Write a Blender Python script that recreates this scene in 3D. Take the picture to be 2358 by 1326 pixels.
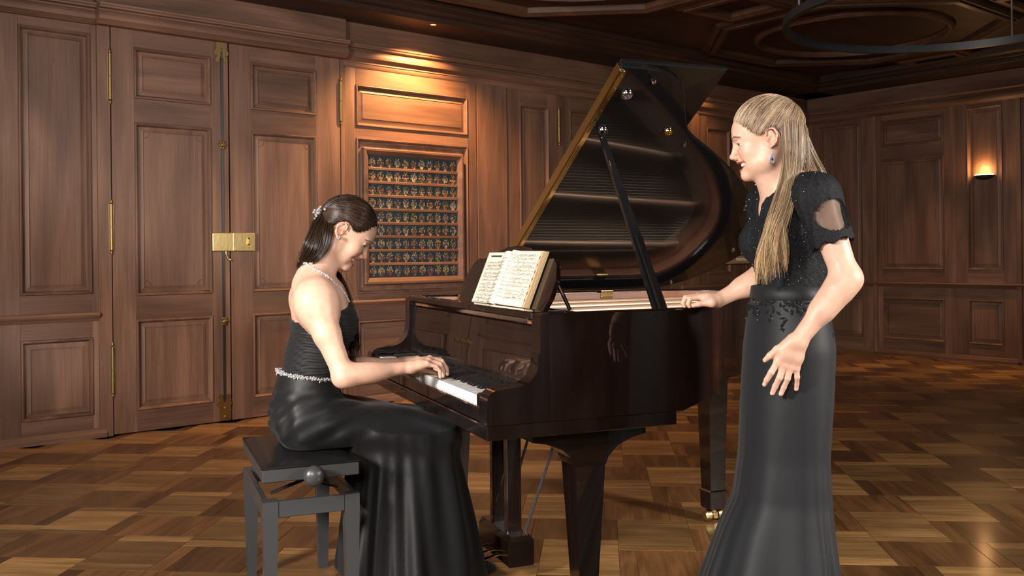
import bpy, math, random
import numpy as np
from mathutils import Vector, Matrix

# ------------------------------------------------------------------ scene, camera, lights
scene = bpy.context.scene
for _o in list(bpy.data.objects):
    bpy.data.objects.remove(_o)
COL = scene.collection
F_PX, CAM_H, Y_HOR, ROLL = 2167.0, 1.155, 586.0, 0.010
cam_d = bpy.data.cameras.new('camera')
cam_d.sensor_width = 36.0
cam_d.sensor_fit = 'HORIZONTAL'
cam_d.lens = 36.0 * F_PX / 2358.0
cam_d.shift_y = (Y_HOR - 663.0) / 2358.0
cam_d.clip_start = 0.05
cam_d.clip_end = 80
cam = bpy.data.objects.new('camera', cam_d)
COL.objects.link(cam)
cam.matrix_world = (Matrix.Translation((0, 0, CAM_H)) @ Matrix.Rotation(math.pi / 2, 4, 'X')
                    @ Matrix.Rotation(-ROLL, 4, 'Z'))
scene.camera = cam

vs = scene.view_settings
scene.display_settings.display_device = 'sRGB'
vs.view_transform = 'Standard'
vs.look = 'None'
vs.gamma = 1.0
vs.use_curve_mapping = False
vs.exposure = 0.0
scene.cycles.max_bounces = 5
scene.cycles.diffuse_bounces = 2
scene.cycles.glossy_bounces = 3
scene.cycles.transmission_bounces = 2
scene.cycles.transparent_max_bounces = 6
scene.cycles.caustics_reflective = False
scene.cycles.caustics_refractive = False
scene.cycles.use_adaptive_sampling = True
scene.cycles.adaptive_threshold = 0.04
scene.cycles.use_denoising = True

world = bpy.data.worlds.new('room_ambient')
scene.world = world
world.use_nodes = True
world.node_tree.nodes['Background'].inputs[0].default_value = (0.9, 0.75, 0.62, 1)
world.node_tree.nodes['Background'].inputs[1].default_value = 0.02


def area_light(name, loc, target, size, power, color=(1, 1, 1), spread=180, size_y=None):
    d = bpy.data.lights.new(name, 'AREA')
    d.shape = 'RECTANGLE'
    d.size = size
    d.size_y = size_y or size
    d.energy = power
    d.color = color
    d.spread = math.radians(spread)
    o = bpy.data.objects.new(name, d)
    COL.objects.link(o)
    o.location = loc
    o.rotation_euler = (Vector(target) - Vector(loc)).to_track_quat('-Z', 'Y').to_euler()
    return o


def spot_light(name, loc, target, power, angle, blend, color, radius=0.03):
    d = bpy.data.lights.new(name, 'SPOT')
    d.energy = power
    d.spot_size = math.radians(angle)
    d.spot_blend = blend
    d.color = color
    d.shadow_soft_size = radius
    o = bpy.data.objects.new(name, d)
    COL.objects.link(o)
    o.location = loc
    o.rotation_euler = (Vector(target) - Vector(loc)).to_track_quat('-Z', 'Y').to_euler()
    return o


WARM = (1.0, 0.52, 0.20)
# the photographer's two strobes: soft box left of the camera, smaller head on the right
area_light('strobe_key', (-2.9, 0.1, 2.15), (-0.45, 3.2, 0.95), 0.6, 150, (1.0, 0.93, 0.87), 120)
area_light('strobe_side', (3.6, 1.3, 2.0), (1.0, 3.2, 0.8), 0.5, 85, (1.0, 0.93, 0.87), 112)
area_light('added_front_fill', (-0.5, -1.0, 2.2), (-0.5, 3.6, 0.9), 1.0, 38, (1.0, 0.93, 0.87), 100)  # added fill behind the camera, brightens the pianist's face
area_light('added_wall_fill', (-3.3, 2.0, 1.5), (-1.75, 6.8, 1.30), 0.4, 8.5, (1.0, 0.92, 0.85), 48)  # added out-of-view fill, only lifts the door wall

# ------------------------------------------------------------------ room frame
WD = np.array([0.77, 0.638]) / math.hypot(0.77, 0.638)      # along the left wall, away from the viewer
WE = np.array([WD[1], -WD[0]])                              # from the left wall into the room
P0 = np.array([-2.609, 6.137])                              # foot of the double door's left leaf
TC = 7.98                                                   # wall coordinate of the far corner
CORNER = P0 + TC * WD
CEIL_Z = 3.12
ROOM_LEFT = -5.0                                            # the left wall starts here
ROOM_OUT = 11.0                                             # length of the right wall
ANG_L = math.atan2(WD[1], WD[0])
ANG_R = math.atan2(WE[1], WE[0])


def room_pt(t, out, z):
    q = P0 + t * WD + out * WE
    return (float(q[0]), float(q[1]), z)


# lamps of the room: recessed halogen lamps in the soffit, all pointing down the panelling
spot_light('halogen_lamp_beam', room_pt(2.33, 0.34, 2.955), room_pt(2.36, 0.12, 1.0), 620, 128, 0.7, WARM, 0.03)
spot_light('halogen_lamp_beam', room_pt(5.9, 0.27, 2.955), room_pt(5.9, 0.16, 1.0), 34, 120, 0.8, WARM, 0.03)
for _s in (1.5, 2.7, 4.4):
    spot_light('halogen_lamp_beam', room_pt(TC - 0.55, _s, 2.95), room_pt(TC - 0.75, _s, 0.0), 150, 62, 0.9, WARM, 0.03)
# ------------------------------------------------------------------ helpers
random.seed(7)
rng = np.random.default_rng(7)


def tag(o, label=None, cat=None, group=None, kind=None):
    if label: o['label'] = label
    if cat: o['category'] = cat
    if group: o['group'] = group
    if kind: o['kind'] = kind
    return o


def empty(name, loc=(0, 0, 0), rz=0.0, parent=None):
    o = bpy.data.objects.new(name, None)
    o.empty_display_size = 0.05
    COL.objects.link(o)
    o.location = loc
    o.rotation_euler = (0, 0, rz)
    if parent: o.parent = parent
    return o


def link_mesh(name, me, mat, parent=None, loc=None, rot=None):
    o = bpy.data.objects.new(name, me)
    COL.objects.link(o)
    if mat is not None and not me.materials:
        for m in (mat if isinstance(mat, (list, tuple)) else [mat]):
            me.materials.append(m)
    if parent: o.parent = parent
    if loc is not None: o.location = loc
    if rot is not None: o.rotation_euler = rot
    return o


class MB:
    """collects faces; build() links them as one mesh object"""

    def __init__(s):
        s.v, s.f, s.m = [], [], []
        s.mat = 0

    def add(s, verts, faces):
        b = len(s.v)
        s.v.extend([tuple(map(float, p)) for p in verts])
        s.f.extend([tuple(b + i for i in f) for f in faces])
        s.m.extend([s.mat] * len(faces))
        return s

    def box(s, x0, x1, y0, y1, z0, z1, c=0.0, M=None):
        if x0 > x1: x0, x1 = x1, x0
        if y0 > y1: y0, y1 = y1, y0
        if z0 > z1: z0, z1 = z1, z0
        if c <= 0:
            v = [(x, y, z) for x in (x0, x1) for y in (y0, y1) for z in (z0, z1)]
            f = [(0, 1, 3, 2), (4, 6, 7, 5), (0, 4, 5, 1), (2, 3, 7, 6), (0, 2, 6, 4), (1, 5, 7, 3)]
        else:
            c = min(c, (x1 - x0) * .49, (y1 - y0) * .49, (z1 - z0) * .49)
            v, idx = [], {}
            X, Y, Z = (x0, x1), (y0, y1), (z0, z1)
            for i in (0, 1):
                for j in (0, 1):
                    for k in (0, 1):
                        sx, sy, sz = (1 if i == 0 else -1), (1 if j == 0 else -1), (1 if k == 0 else -1)
                        for ax in range(3):
                            p = [X[i] + c * sx, Y[j] + c * sy, Z[k] + c * sz]
                            p[ax] = (X[i], Y[j], Z[k])[ax]
                            idx[(i, j, k, ax)] = len(v)
                            v.append(tuple(p))
            f = []
            I = lambda i, j, k, a: idx[(i, j, k, a)]
            f += [(I(0, 0, 0, 0), I(0, 0, 1, 0), I(0, 1, 1, 0), I(0, 1, 0, 0)), (I(1, 0, 0, 0), I(1, 1, 0, 0), I(1, 1, 1, 0), I(1, 0, 1, 0)),
                  (I(0, 0, 0, 1), I(1, 0, 0, 1), I(1, 0, 1, 1), I(0, 0, 1, 1)), (I(0, 1, 0, 1), I(0, 1, 1, 1), I(1, 1, 1, 1), I(1, 1, 0, 1)),
                  (I(0, 0, 0, 2), I(0, 1, 0, 2), I(1, 1, 0, 2), I(1, 0, 0, 2)), (I(0, 0, 1, 2), I(1, 0, 1, 2), I(1, 1, 1, 2), I(0, 1, 1, 2))]
            for i in (0, 1):
                for j in (0, 1):
                    f.append((I(i, j, 0, 0), I(i, j, 1, 0), I(i, j, 1, 1), I(i, j, 0, 1)))
                    f.append((I(i, 0, j, 0), I(i, 1, j, 0), I(i, 1, j, 2), I(i, 0, j, 2)))
                    f.append((I(0, i, j, 1), I(1, i, j, 1), I(1, i, j, 2), I(0, i, j, 2)))
                    for k in (0, 1):
                        f.append((I(i, j, k, 0), I(i, j, k, 1), I(i, j, k, 2)))
        if M is not None: v = [tuple(M @ Vector(p)) for p in v]
        return s.add(v, f)

    def prism(s, poly, h0, h1, plane='xy', M=None):
        n = len(poly)
        mk = {'xy': lambda p, h: (p[0], p[1], h), 'xz': lambda p, h: (p[0], h, p[1]), 'yz': lambda p, h: (h, p[0], p[1])}[plane]
        v = [mk(p, h0) for p in poly] + [mk(p, h1) for p in poly]
        f = [tuple(range(n))[::-1], tuple(range(n, 2 * n))]
        f += [(i, (i + 1) % n, n + (i + 1) % n, n + i) for i in range(n)]
        if M is not None: v = [tuple(M @ Vector(p)) for p in v]
        return s.add(v, f)

    def rings(s, rings, close_ring=True, cap0=True, cap1=True):
        n = len(rings[0])
        v = [p for r in rings for p in r]
        f = []
        for k in range(len(rings) - 1):
            for i in range(n if close_ring else n - 1):
                j = (i + 1) % n
                f.append((k * n + i, k * n + j, (k + 1) * n + j, (k + 1) * n + i))
        if cap0: f.append(tuple(range(n))[::-1])
        if cap1: f.append(tuple(range((len(rings) - 1) * n, len(rings) * n)))
        return s.add(v, f)

    def tube(s, pts, rad, n=8, caps=True, flat=1.0, up=None):
        P = [Vector(p) for p in pts]
        R = rad if isinstance(rad, (list, tuple, np.ndarray)) else [rad] * len(P)
        u = None
        out = []
        for i, p in enumerate(P):
            t = (P[min(i + 1, len(P) - 1)] - P[max(i - 1, 0)])
            if t.length < 1e-9: t = Vector((0, 0, 1))
            t.normalize()
            if u is None:
                a = Vector(up) if up is not None else (Vector((0, 0, 1)) if abs(t.z) < .9 else Vector((1, 0, 0)))
                u = (a - t * a.dot(t)).normalized()
            else:
                u = (u - t * u.dot(t))
                u = u.normalized() if u.length > 1e-6 else t.orthogonal().normalized()
            w = t.cross(u)
            out.append([tuple(p + (u * math.cos(q) * flat + w * math.sin(q)) * R[i]) for q in [2 * math.pi * k / n for k in range(n)]])
        return s.rings(out, True, caps, caps)

    def lathe(s, prof, n=24, M=None):
        out = []
        for r, z in prof:
            ring = [(r * math.cos(2 * math.pi * k / n), r * math.sin(2 * math.pi * k / n), z) for k in range(n)]
            if M is not None: ring = [tuple(M @ Vector(p)) for p in ring]
            out.append(ring)
        return s.rings(out)

    def sphere(s, c, r, n=10, m=6, M=None):
        r = r if isinstance(r, (tuple, list)) else (r, r, r)
        v = [(0, 0, r[2])]
        for i in range(1, m):
            a = math.pi * i / m
            for k in range(n):
                q = 2 * math.pi * k / n
                v.append((r[0] * math.sin(a) * math.cos(q), r[1] * math.sin(a) * math.sin(q), r[2] * math.cos(a)))
        v.append((0, 0, -r[2]))
        f = []
        for k in range(n):
            f.append((0, 1 + k, 1 + (k + 1) % n))
            for i in range(m - 2):
                a, b = 1 + i * n, 1 + (i + 1) * n
                f.append((a + k, b + k, b + (k + 1) % n, a + (k + 1) % n))
            f.append((len(v) - 1, 1 + (m - 2) * n + (k + 1) % n, 1 + (m - 2) * n + k))
        if M is not None: v = [tuple(M @ Vector(p)) for p in v]
        v = [(p[0] + c[0], p[1] + c[1], p[2] + c[2]) for p in v]
        return s.add(v, f)

    def mesh(s, name, smooth=None):
        me = bpy.data.meshes.new(name)
        me.from_pydata(s.v, [], s.f)
        import bmesh
        b = bmesh.new()
        b.from_mesh(me)
        bmesh.ops.recalc_face_normals(b, faces=b.faces)
        b.to_mesh(me)
        b.free()
        if any(s.m):
            me.polygons.foreach_set('material_index', s.m)
        if smooth is not None:
            me.polygons.foreach_set('use_smooth', [True] * len(me.polygons))
            me.set_sharp_from_angle(angle=math.radians(smooth))
        me.update()
        return me

    def build(s, name, mat, parent=None, loc=None, rot=None, smooth=None):
        return link_mesh(name, s.mesh(name, smooth), mat, parent, loc, rot)


def copy_obj(o, parent=None, loc=None, rot=None):
    c = o.copy()
    COL.objects.link(c)
    if parent is not None: c.parent = parent
    if loc is not None: c.location = loc
    if rot is not None: c.rotation_euler = rot
    return c


def catmull(pts, n):
    """n samples per span through the points (numpy array)"""
    P = np.array(pts, float)
    Q = np.vstack([2 * P[0] - P[1], P, 2 * P[-1] - P[-2]])
    out = []
    for i in range(1, len(Q) - 2):
        for t in np.linspace(0, 1, n, endpoint=False):
            a, b, c, d = Q[i - 1], Q[i], Q[i + 1], Q[i + 2]
            out.append(0.5 * (2 * b + (c - a) * t + (2 * a - 5 * b + 4 * c - d) * t * t + (3 * b - a - 3 * c + d) * t ** 3))
    out.append(P[-1])
    return np.array(out)


# ------------------------------------------------------------------ materials
def new_mat(name):
    m = bpy.data.materials.new(name)
    m.use_nodes = True
    nt = m.node_tree
    return m, nt, nt.nodes['Principled BSDF']


def nd(nt, typ, **kw):
    n = nt.nodes.new(typ)
    for k, v in kw.items():
        if k.startswith('i_'):
            key = k[2:]
            key = int(key) if key.isdigit() else key.replace('_', ' ')
            n.inputs[key].default_value = v
        else:
            setattr(n, k, v)
    return n


def ramp(nt, stops, fac=None, interp='LINEAR'):
    r = nt.nodes.new('ShaderNodeValToRGB')
    r.color_ramp.interpolation = interp
    while len(r.color_ramp.elements) < len(stops): r.color_ramp.elements.new(0.5)
    for e, (p, c) in zip(r.color_ramp.elements, stops):
        e.position = p
        e.color = (*c, 1) if len(c) == 3 else c
    if fac is not None: nt.links.new(fac, r.inputs[0])
    return r


def mixc(nt, fac, a, b, mode='MIX'):
    n = nt.nodes.new('ShaderNodeMix')
    n.data_type = 'RGBA'
    n.blend_type = mode
    for sock, val in ((n.inputs[0], fac), (n.inputs[6], a), (n.inputs[7], b)):
        if hasattr(val, 'is_linked'): nt.links.new(val, sock)
        elif isinstance(val, (int, float)): sock.default_value = val
        else: sock.default_value = (*val, 1)
    return n.outputs[2]


def plain(name, col, rough=0.5, metal=0.0, coat=0.0, coat_rough=0.05, spec=0.5, bump=None):
    m, nt, p = new_mat(name)
    p.inputs['Base Color'].default_value = (*col, 1)
    p.inputs['Roughness'].default_value = rough
    p.inputs['Metallic'].default_value = metal
    p.inputs['Coat Weight'].default_value = coat
    p.inputs['Coat Roughness'].default_value = coat_rough
    p.inputs['Specular IOR Level'].default_value = spec
    if bump:
        tc = nd(nt, 'ShaderNodeTexCoord')
        n = nd(nt, 'ShaderNodeTexNoise', i_Scale=bump[0], i_Detail=3.0)
        nt.links.new(tc.outputs['Object'], n.inputs['Vector'])
        b = nd(nt, 'ShaderNodeBump', i_Strength=bump[1], i_Distance=0.002)
        nt.links.new(n.outputs['Fac'], b.inputs['Height'])
        nt.links.new(b.outputs['Normal'], p.inputs['Normal'])
    return m


def wood(name, dark, mid, light, axis='Z', scale=1.0, rough=0.42, coat=0.25, coat_rough=0.25, vary=0.25, island=False, fleck=0.5, tone_attr=None):
    """grain runs along one object axis; the tone shifts from piece to piece"""
    m, nt, p = new_mat(name)
    L = nt.links.new
    tc = nd(nt, 'ShaderNodeTexCoord')
    if island:
        info = nd(nt, 'ShaderNodeNewGeometry').outputs['Random Per Island']
    else:
        info = nd(nt, 'ShaderNodeObjectInfo').outputs['Random']
    off = nd(nt, 'ShaderNodeVectorMath', operation='SCALE')
    L(info, off.inputs['Scale'])
    off.inputs[0].default_value = (17.3, 9.1, 23.7)
    ad = nd(nt, 'ShaderNodeVectorMath', operation='ADD')
    L(tc.outputs['Object'], ad.inputs[0])
    L(off.outputs[0], ad.inputs[1])
    mp = nd(nt, 'ShaderNodeMapping')
    lo, hi = 0.9 * scale, 14 * scale
    mp.inputs['Scale'].default_value = {'X': (lo, hi, hi), 'Y': (hi, lo, hi), 'Z': (hi, hi, lo)}[axis]
    L(ad.outputs[0], mp.inputs['Vector'])
    n1 = nd(nt, 'ShaderNodeTexNoise', i_Scale=1.0, i_Detail=5.0, i_Roughness=0.6, i_Distortion=0.8)
    L(mp.outputs[0], n1.inputs['Vector'])
    mp2 = nd(nt, 'ShaderNodeMapping')
    lo, hi = 4 * scale, 160 * scale
    mp2.inputs['Scale'].default_value = {'X': (lo, hi, hi), 'Y': (hi, lo, hi), 'Z': (hi, hi, lo)}[axis]
    L(ad.outputs[0], mp2.inputs['Vector'])
    n2 = nd(nt, 'ShaderNodeTexNoise', i_Scale=1.0, i_Detail=2.0)
    L(mp2.outputs[0], n2.inputs['Vector'])
    mp3 = nd(nt, 'ShaderNodeMapping')
    lo, hi = 0.7 * scale, 3.2 * scale
    mp3.inputs['Scale'].default_value = {'X': (lo, hi, hi), 'Y': (hi, lo, hi), 'Z': (hi, hi, lo)}[axis]
    L(ad.outputs[0], mp3.inputs['Vector'])
    n3 = nd(nt, 'ShaderNodeTexNoise', i_Scale=1.0, i_Detail=1.0, i_Distortion=1.5)
    L(mp3.outputs[0], n3.inputs['Vector'])
    r = ramp(nt, [(0.15, dark), (0.5, mid), (0.88, light)], n1.outputs['Fac'])
    c = mixc(nt, fleck * .7, r.outputs[0], n2.outputs['Fac'], 'SOFT_LIGHT')
    r3 = ramp(nt, [(0.3, (0.62,) * 3), (0.7, (1.25,) * 3)], n3.outputs['Fac'])
    c = mixc(nt, 0.8, c, r3.outputs[0], 'MULTIPLY')
    rv = ramp(nt, [(0.0, (1 - vary,) * 3), (1.0, (1 + vary,) * 3)], info)
    c = mixc(nt, 1.0, c, rv.outputs[0], 'MULTIPLY')
    L(c, p.inputs['Base Color'])
    rr = nd(nt, 'ShaderNodeMapRange', i_To_Min=rough - 0.06, i_To_Max=rough + 0.1)
    L(n1.outputs['Fac'], rr.inputs[0])
    L(rr.outputs[0], p.inputs['Roughness'])
    p.inputs['Coat Weight'].default_value = coat
    p.inputs['Coat Roughness'].default_value = coat_rough
    p.inputs['Specular IOR Level'].default_value = .35
    b = nd(nt, 'ShaderNodeBump', i_Strength=0.12, i_Distance=0.001)
    L(n2.outputs['Fac'], b.inputs['Height'])
    L(b.outputs['Normal'], p.inputs['Normal'])
    return m


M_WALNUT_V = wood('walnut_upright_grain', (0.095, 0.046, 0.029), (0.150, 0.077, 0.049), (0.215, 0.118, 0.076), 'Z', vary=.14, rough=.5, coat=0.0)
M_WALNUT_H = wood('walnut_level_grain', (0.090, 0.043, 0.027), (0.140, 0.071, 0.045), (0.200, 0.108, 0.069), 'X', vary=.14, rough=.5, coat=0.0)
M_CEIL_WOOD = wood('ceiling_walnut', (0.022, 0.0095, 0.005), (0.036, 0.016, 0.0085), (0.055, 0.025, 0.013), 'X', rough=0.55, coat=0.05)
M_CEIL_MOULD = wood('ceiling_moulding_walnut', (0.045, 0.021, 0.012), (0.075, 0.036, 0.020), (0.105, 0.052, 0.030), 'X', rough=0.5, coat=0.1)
OAK = [(0.115, 0.056, 0.019), (0.215, 0.114, 0.040), (0.33, 0.195, 0.078)]
OAK2 = [(0.055, 0.023, 0.008), (0.112, 0.050, 0.017), (0.18, 0.088, 0.032)]  # shaded copy of OAK: duller sheen of crosswise boards put into the colour
M_OAK = wood('oak_parquet', *OAK, 'X', scale=2.2, rough=0.33, coat=0.35, coat_rough=0.14, vary=0.4)
M_OAK2 = wood('oak_parquet_cross_shade', *OAK2, 'X', scale=2.2, rough=0.33, coat=0.35, coat_rough=0.14, vary=0.4)
M_OAK_FAR = wood('oak_parquet_far', *OAK, 'X', scale=2.2, rough=0.33, coat=0.35, coat_rough=0.14, vary=0.55, island=True)
M_OAK_FAR_Y = wood('oak_parquet_cross_shade_far', *OAK2, 'Y', scale=2.2, rough=0.33, coat=0.35, coat_rough=0.14, vary=0.55, island=True)
M_BRASS = plain('old_brass', (0.56, 0.42, 0.18), 0.32, 1.0, bump=(60, 0.25))
M_BRASS_OLD = plain('tarnished_brass', (0.24, 0.165, 0.07), 0.45, 1.0, bump=(60, 0.3))
M_BRASS_POL = plain('polished_brass', (0.83, 0.60, 0.22), 0.14, 1.0)
M_STEEL = plain('dark_steel', (0.07, 0.07, 0.075), 0.38, 0.8)
M_CHROME = plain('chrome', (0.75, 0.76, 0.8), 0.12, 1.0)
M_GAP = plain('dark_gap', (0.012, 0.008, 0.006), 0.9)
M_BLACKIRON = plain('black_powder_coat', (0.022, 0.023, 0.026), 0.42)
# ------------------------------------------------------------------ the room shell
# wall objects: local x runs along the wall, local -y points into the room
wall_left = MB().box(ROOM_LEFT - .2, TC + .2, 0.035, 0.25, 0, CEIL_Z + .1).build('wall_left', M_WALNUT_V, None, (P0[0], P0[1], 0), (0, 0, ANG_L))
tag(wall_left, 'walnut panelled long wall with double door', kind='structure')
wall_right = MB().box(-.2, ROOM_OUT + .2, 0.035, 0.25, 0, CEIL_Z + .1).build('wall_right', M_WALNUT_V, None, (CORNER[0], CORNER[1], 0), (0, 0, ANG_R))
tag(wall_right, 'dark walnut panelled end wall with sconce', kind='structure')
_q = P0 + ROOM_LEFT * WD
wall_back = MB().box(-ROOM_OUT - .2, .2, 0.035, 0.25, 0, CEIL_Z + .1).build('wall_back', M_WALNUT_V, None, (_q[0], _q[1], 0), (0, 0, ANG_R + math.pi))
tag(wall_back, 'panelled wall behind the camera', kind='structure')
_q = P0 + TC * WD + ROOM_OUT * WE
wall_side = MB().box(-.2, TC - ROOM_LEFT + .2, 0.035, 0.25, 0, CEIL_Z + .1).build('wall_side', M_WALNUT_V, None, (_q[0], _q[1], 0), (0, 0, ANG_L + math.pi))
tag(wall_side, 'panelled wall on the camera side', kind='structure')

PROF_MOULD = [(0, 0.034), (0, -0.001), (0.003, -0.010), (0.009, -0.012), (0.013, -0.007), (0.015, -0.007), (0.019, 0.000), (0.022, 0.010), (0.024, 0.017), (0.027, 0.018)]
PROF_FIELD = [(0.026, 0.018), (0.029, 0.018), (0.057, 0.006), (0.058, 0.012), (0.062, 0.012), (0.063, 0.008)]
_panel_cache = {}


def ring_rect(x0, x1, z0, z1, i, y):
    return [(x0 + i, y, z0 + i), (x1 - i, y, z0 + i), (x1 - i, y, z1 - i), (x0 + i, y, z1 - i)]


def panel(parent, x0, x1, z0, z1, dy=0.0, corners=False, scale=1.0):
    """a raised-and-fielded panel: a mitred moulding and the fielded board"""
    key = (round(x1 - x0, 3), round(z1 - z0, 3), corners, scale)
    if key not in _panel_cache:
        w, h = x1 - x0, z1 - z0
        a = MB()
        a.rings([ring_rect(0, w, 0, h, i * scale, y) for i, y in PROF_MOULD], cap0=False, cap1=False)
        me1 = a.mesh('panel_moulding', 40)
        me1.materials.append(M_WALNUT_H if w > h else M_WALNUT_V)
        b = MB()
        b.rings([ring_rect(0, w, 0, h, i * scale, y) for i, y in PROF_FIELD], cap0=False)
        if corners:
            for cx, cz, q0 in ((.066, .066, 0), (w - .066, .066, 90), (w - .066, h - .066, 180), (.066, h - .066, 270)):
                pts = [(cx + .034 * math.cos(math.radians(q0 + k * 15)), 0.0085, cz + .034 * math.sin(math.radians(q0 + k * 15))) for k in range(7)]
                b.mat = 1
                b.tube(pts, 0.0016, 5)
                b.mat = 0
        me2 = b.mesh('panel', 30)
        me2.materials.append(M_WALNUT_H if w > h * 1.3 else M_WALNUT_V)
        me2.materials.append(M_GAP)
        _panel_cache[key] = (me1, me2)
    me1, me2 = _panel_cache[key]
    link_mesh('panel_moulding', me1, None, parent, (x0, dy, z0))
    return link_mesh('panel', me2, None, parent, (x0, dy, z0))


_box_cache = {}


def slab(parent, name, x0, x1, z0, z1, y0=0.0, y1=0.036, c=0.0015, mat=None):
    key = (round(x1 - x0, 3), round(z1 - z0, 3), round(y1 - y0, 4), c, mat.name if mat else (x1 - x0 > z1 - z0))
    if key not in _box_cache:
        me = MB().box(0, x1 - x0, 0, y1 - y0, 0, z1 - z0, c).mesh(name)
        me.materials.append(mat or (M_WALNUT_H if x1 - x0 > z1 - z0 else M_WALNUT_V))
        _box_cache[key] = me
    return link_mesh(name, _box_cache[key], None, parent, (x0, y0, z0))


def framed(parent, x0, x1, z0, z1, px0, px1, zs, dy=0.0, corners=()):
    """stiles, rails and panels of one bay; zs = (low, high) of every panel from the bottom up"""
    slab(parent, 'stile', x0, px0, z0, z1, dy)
    slab(parent, 'stile', px1, x1, z0, z1, dy)
    lo = z0
    for i, (a, b) in enumerate(zs):
        slab(parent, 'rail', px0, px1, lo, a, dy)
        panel(parent, px0, px1, a, b, dy, i in corners)
        lo = b
    slab(parent, 'rail', px0, px1, lo, z1, dy)


def run(parent, name, x0, x1, prof, mat=M_WALNUT_H):
    """a moulding of constant profile (y, z) along the wall"""
    a = MB()
    a.rings([[(x, y, z) for y, z in prof] for x in (x0, x1)])
    return a.build(name, mat, parent, smooth=35)


CHAIR = [(0.03, .755), (-.004, .755), (-.010, .762), (-.014, .772), (-.020, .776), (-.030, .786), (-.034, .797), (-.030, .806), (-.022, .812), (0.03, .812)]
BASE = [(0.03, 0.0), (-.022, 0.0), (-.022, .028), (-.016, .036), (-.012, .052), (-.004, .060), (0.03, .060)]


def cornice(parent, x0, x1, dy, low):
    if low:
        run(parent, 'cornice_bead', x0, x1, [(0.03, 2.615), (dy - .006, 2.615), (dy - .012, 2.622), (dy - .018, 2.634), (dy - .020, 2.648), (dy - .026, 2.652), (dy - .026, 2.662), (0.03, 2.662)])
    run(parent, 'cornice', x0, x1, [(0.03, 2.662), (dy - .024, 2.662), (dy - .036, 2.672), (dy - .058, 2.690), (dy - .064, 2.712), (dy - .058, 2.732), (dy - .044, 2.748),
                                     (dy - .046, 2.756), (dy - .070, 2.762), (dy - .072, 2.772), (dy - .080, 2.778), (dy - .082, 2.790), (dy - .066, 2.796), (0.03, 2.796)])
    slab(parent, 'frieze', x0, x1, 2.796, 2.962, dy - .018, 0.036)


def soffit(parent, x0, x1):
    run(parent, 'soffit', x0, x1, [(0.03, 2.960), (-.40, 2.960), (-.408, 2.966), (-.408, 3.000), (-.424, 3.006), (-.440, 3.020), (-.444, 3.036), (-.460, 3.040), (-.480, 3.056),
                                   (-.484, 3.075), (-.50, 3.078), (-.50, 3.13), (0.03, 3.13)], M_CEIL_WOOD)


PZ_UP, PZ_LOW = (0.93, 2.605), (0.15, 0.65)


def plain_bay(wall, x0, x1, px0, px1, top=2.70, up=PZ_UP):
    framed(wall, x0, x1, 0.812, top, px0, px1, [up])
    framed(wall, x0, x1, 0.0, 0.755, px0, px1, [PZ_LOW])


# left wall, left of the double door
for k in range(7):
    plain_bay(wall_left, -.665 - .62 * k if k == 0 else -.665 - .62 * k, -.085 if k == 0 else -.045 - .62 * k, -.545 - .62 * k, -.122 - .62 * k)
run(wall_left, 'chair_rail', ROOM_LEFT, -.085, CHAIR)
run(wall_left, 'baseboard', ROOM_LEFT, -.045, BASE)
cornice(wall_left, ROOM_LEFT, -.095, 0.0, False)
slab(wall_left, 'door_jamb', -.085, -.004, 0, 2.72, -.012, .06)
slab(wall_left, 'door_jamb', 1.690, 1.722, 0, 2.72, -.012, .06)
slab(wall_left, 'door_head', -.004, 1.690, 2.715, 2.75, 0.0, .06)
cornice(wall_left, -.095, 1.712, -.05, False)


def door_leaf(name, x0, x1, px0, px1, label):
    o = MB().box(0, x1 - x0, 0.012, 0.036, 0.012, 2.708).build(name, M_WALNUT_V)
    o.parent = None
    q = P0 + x0 * WD
    o.location = (q[0], q[1], 0)
    o.rotation_euler = (0, 0, ANG_L)
    tag(o, label, kind='structure')
    a, b, w = px0 - x0, px1 - x0, x1 - x0
    slab(o, 'stile', 0.003, a, .008, 2.712, -.012, .026)
    slab(o, 'stile', b, w - .003, .008, 2.712, -.012, .026)
    lo = .008
    for i, (z0, z1) in enumerate([(.148, .750), (.905, 2.055), (2.213, 2.552)]):
        slab(o, 'rail', a, b, lo, z0, -.012, .026)
        panel(o, a, b, z0, z1, -.012, i == 1)
        lo = z1
    slab(o, 'rail', a, b, lo, 2.712, -.012, .026)
    return o


door_1 = door_leaf('door_1', 0.0, 0.797, .147, .665, 'left leaf of tall panelled walnut double door')
door_2 = door_leaf('door_2', 0.803, 1.686, .962, 1.480, 'right leaf of tall panelled walnut double door')


def hinge(parent, x, z, h=.30):
    a = MB()
    a.lathe([(.003, -h / 2 - .03), (.008, -h / 2 - .018), (.005, -h / 2 - .006), (.011, -h / 2), (.011, -.004), (.009, -.003), (.009, .003), (.011, .004), (.011, h / 2), (.005, h / 2 + .006), (.008, h / 2 + .018), (.003, h / 2 + .03)], 12)
    a.box(-.016, .016, .004, .010, -h / 2, h / 2)
    return a.build('hinge', M_BRASS_OLD, parent, (x, -.018, z), smooth=40)


for z in (2.34, 1.36, .43):
    hinge(door_1, -.006, z)
    hinge(door_2, .886, z)
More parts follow.
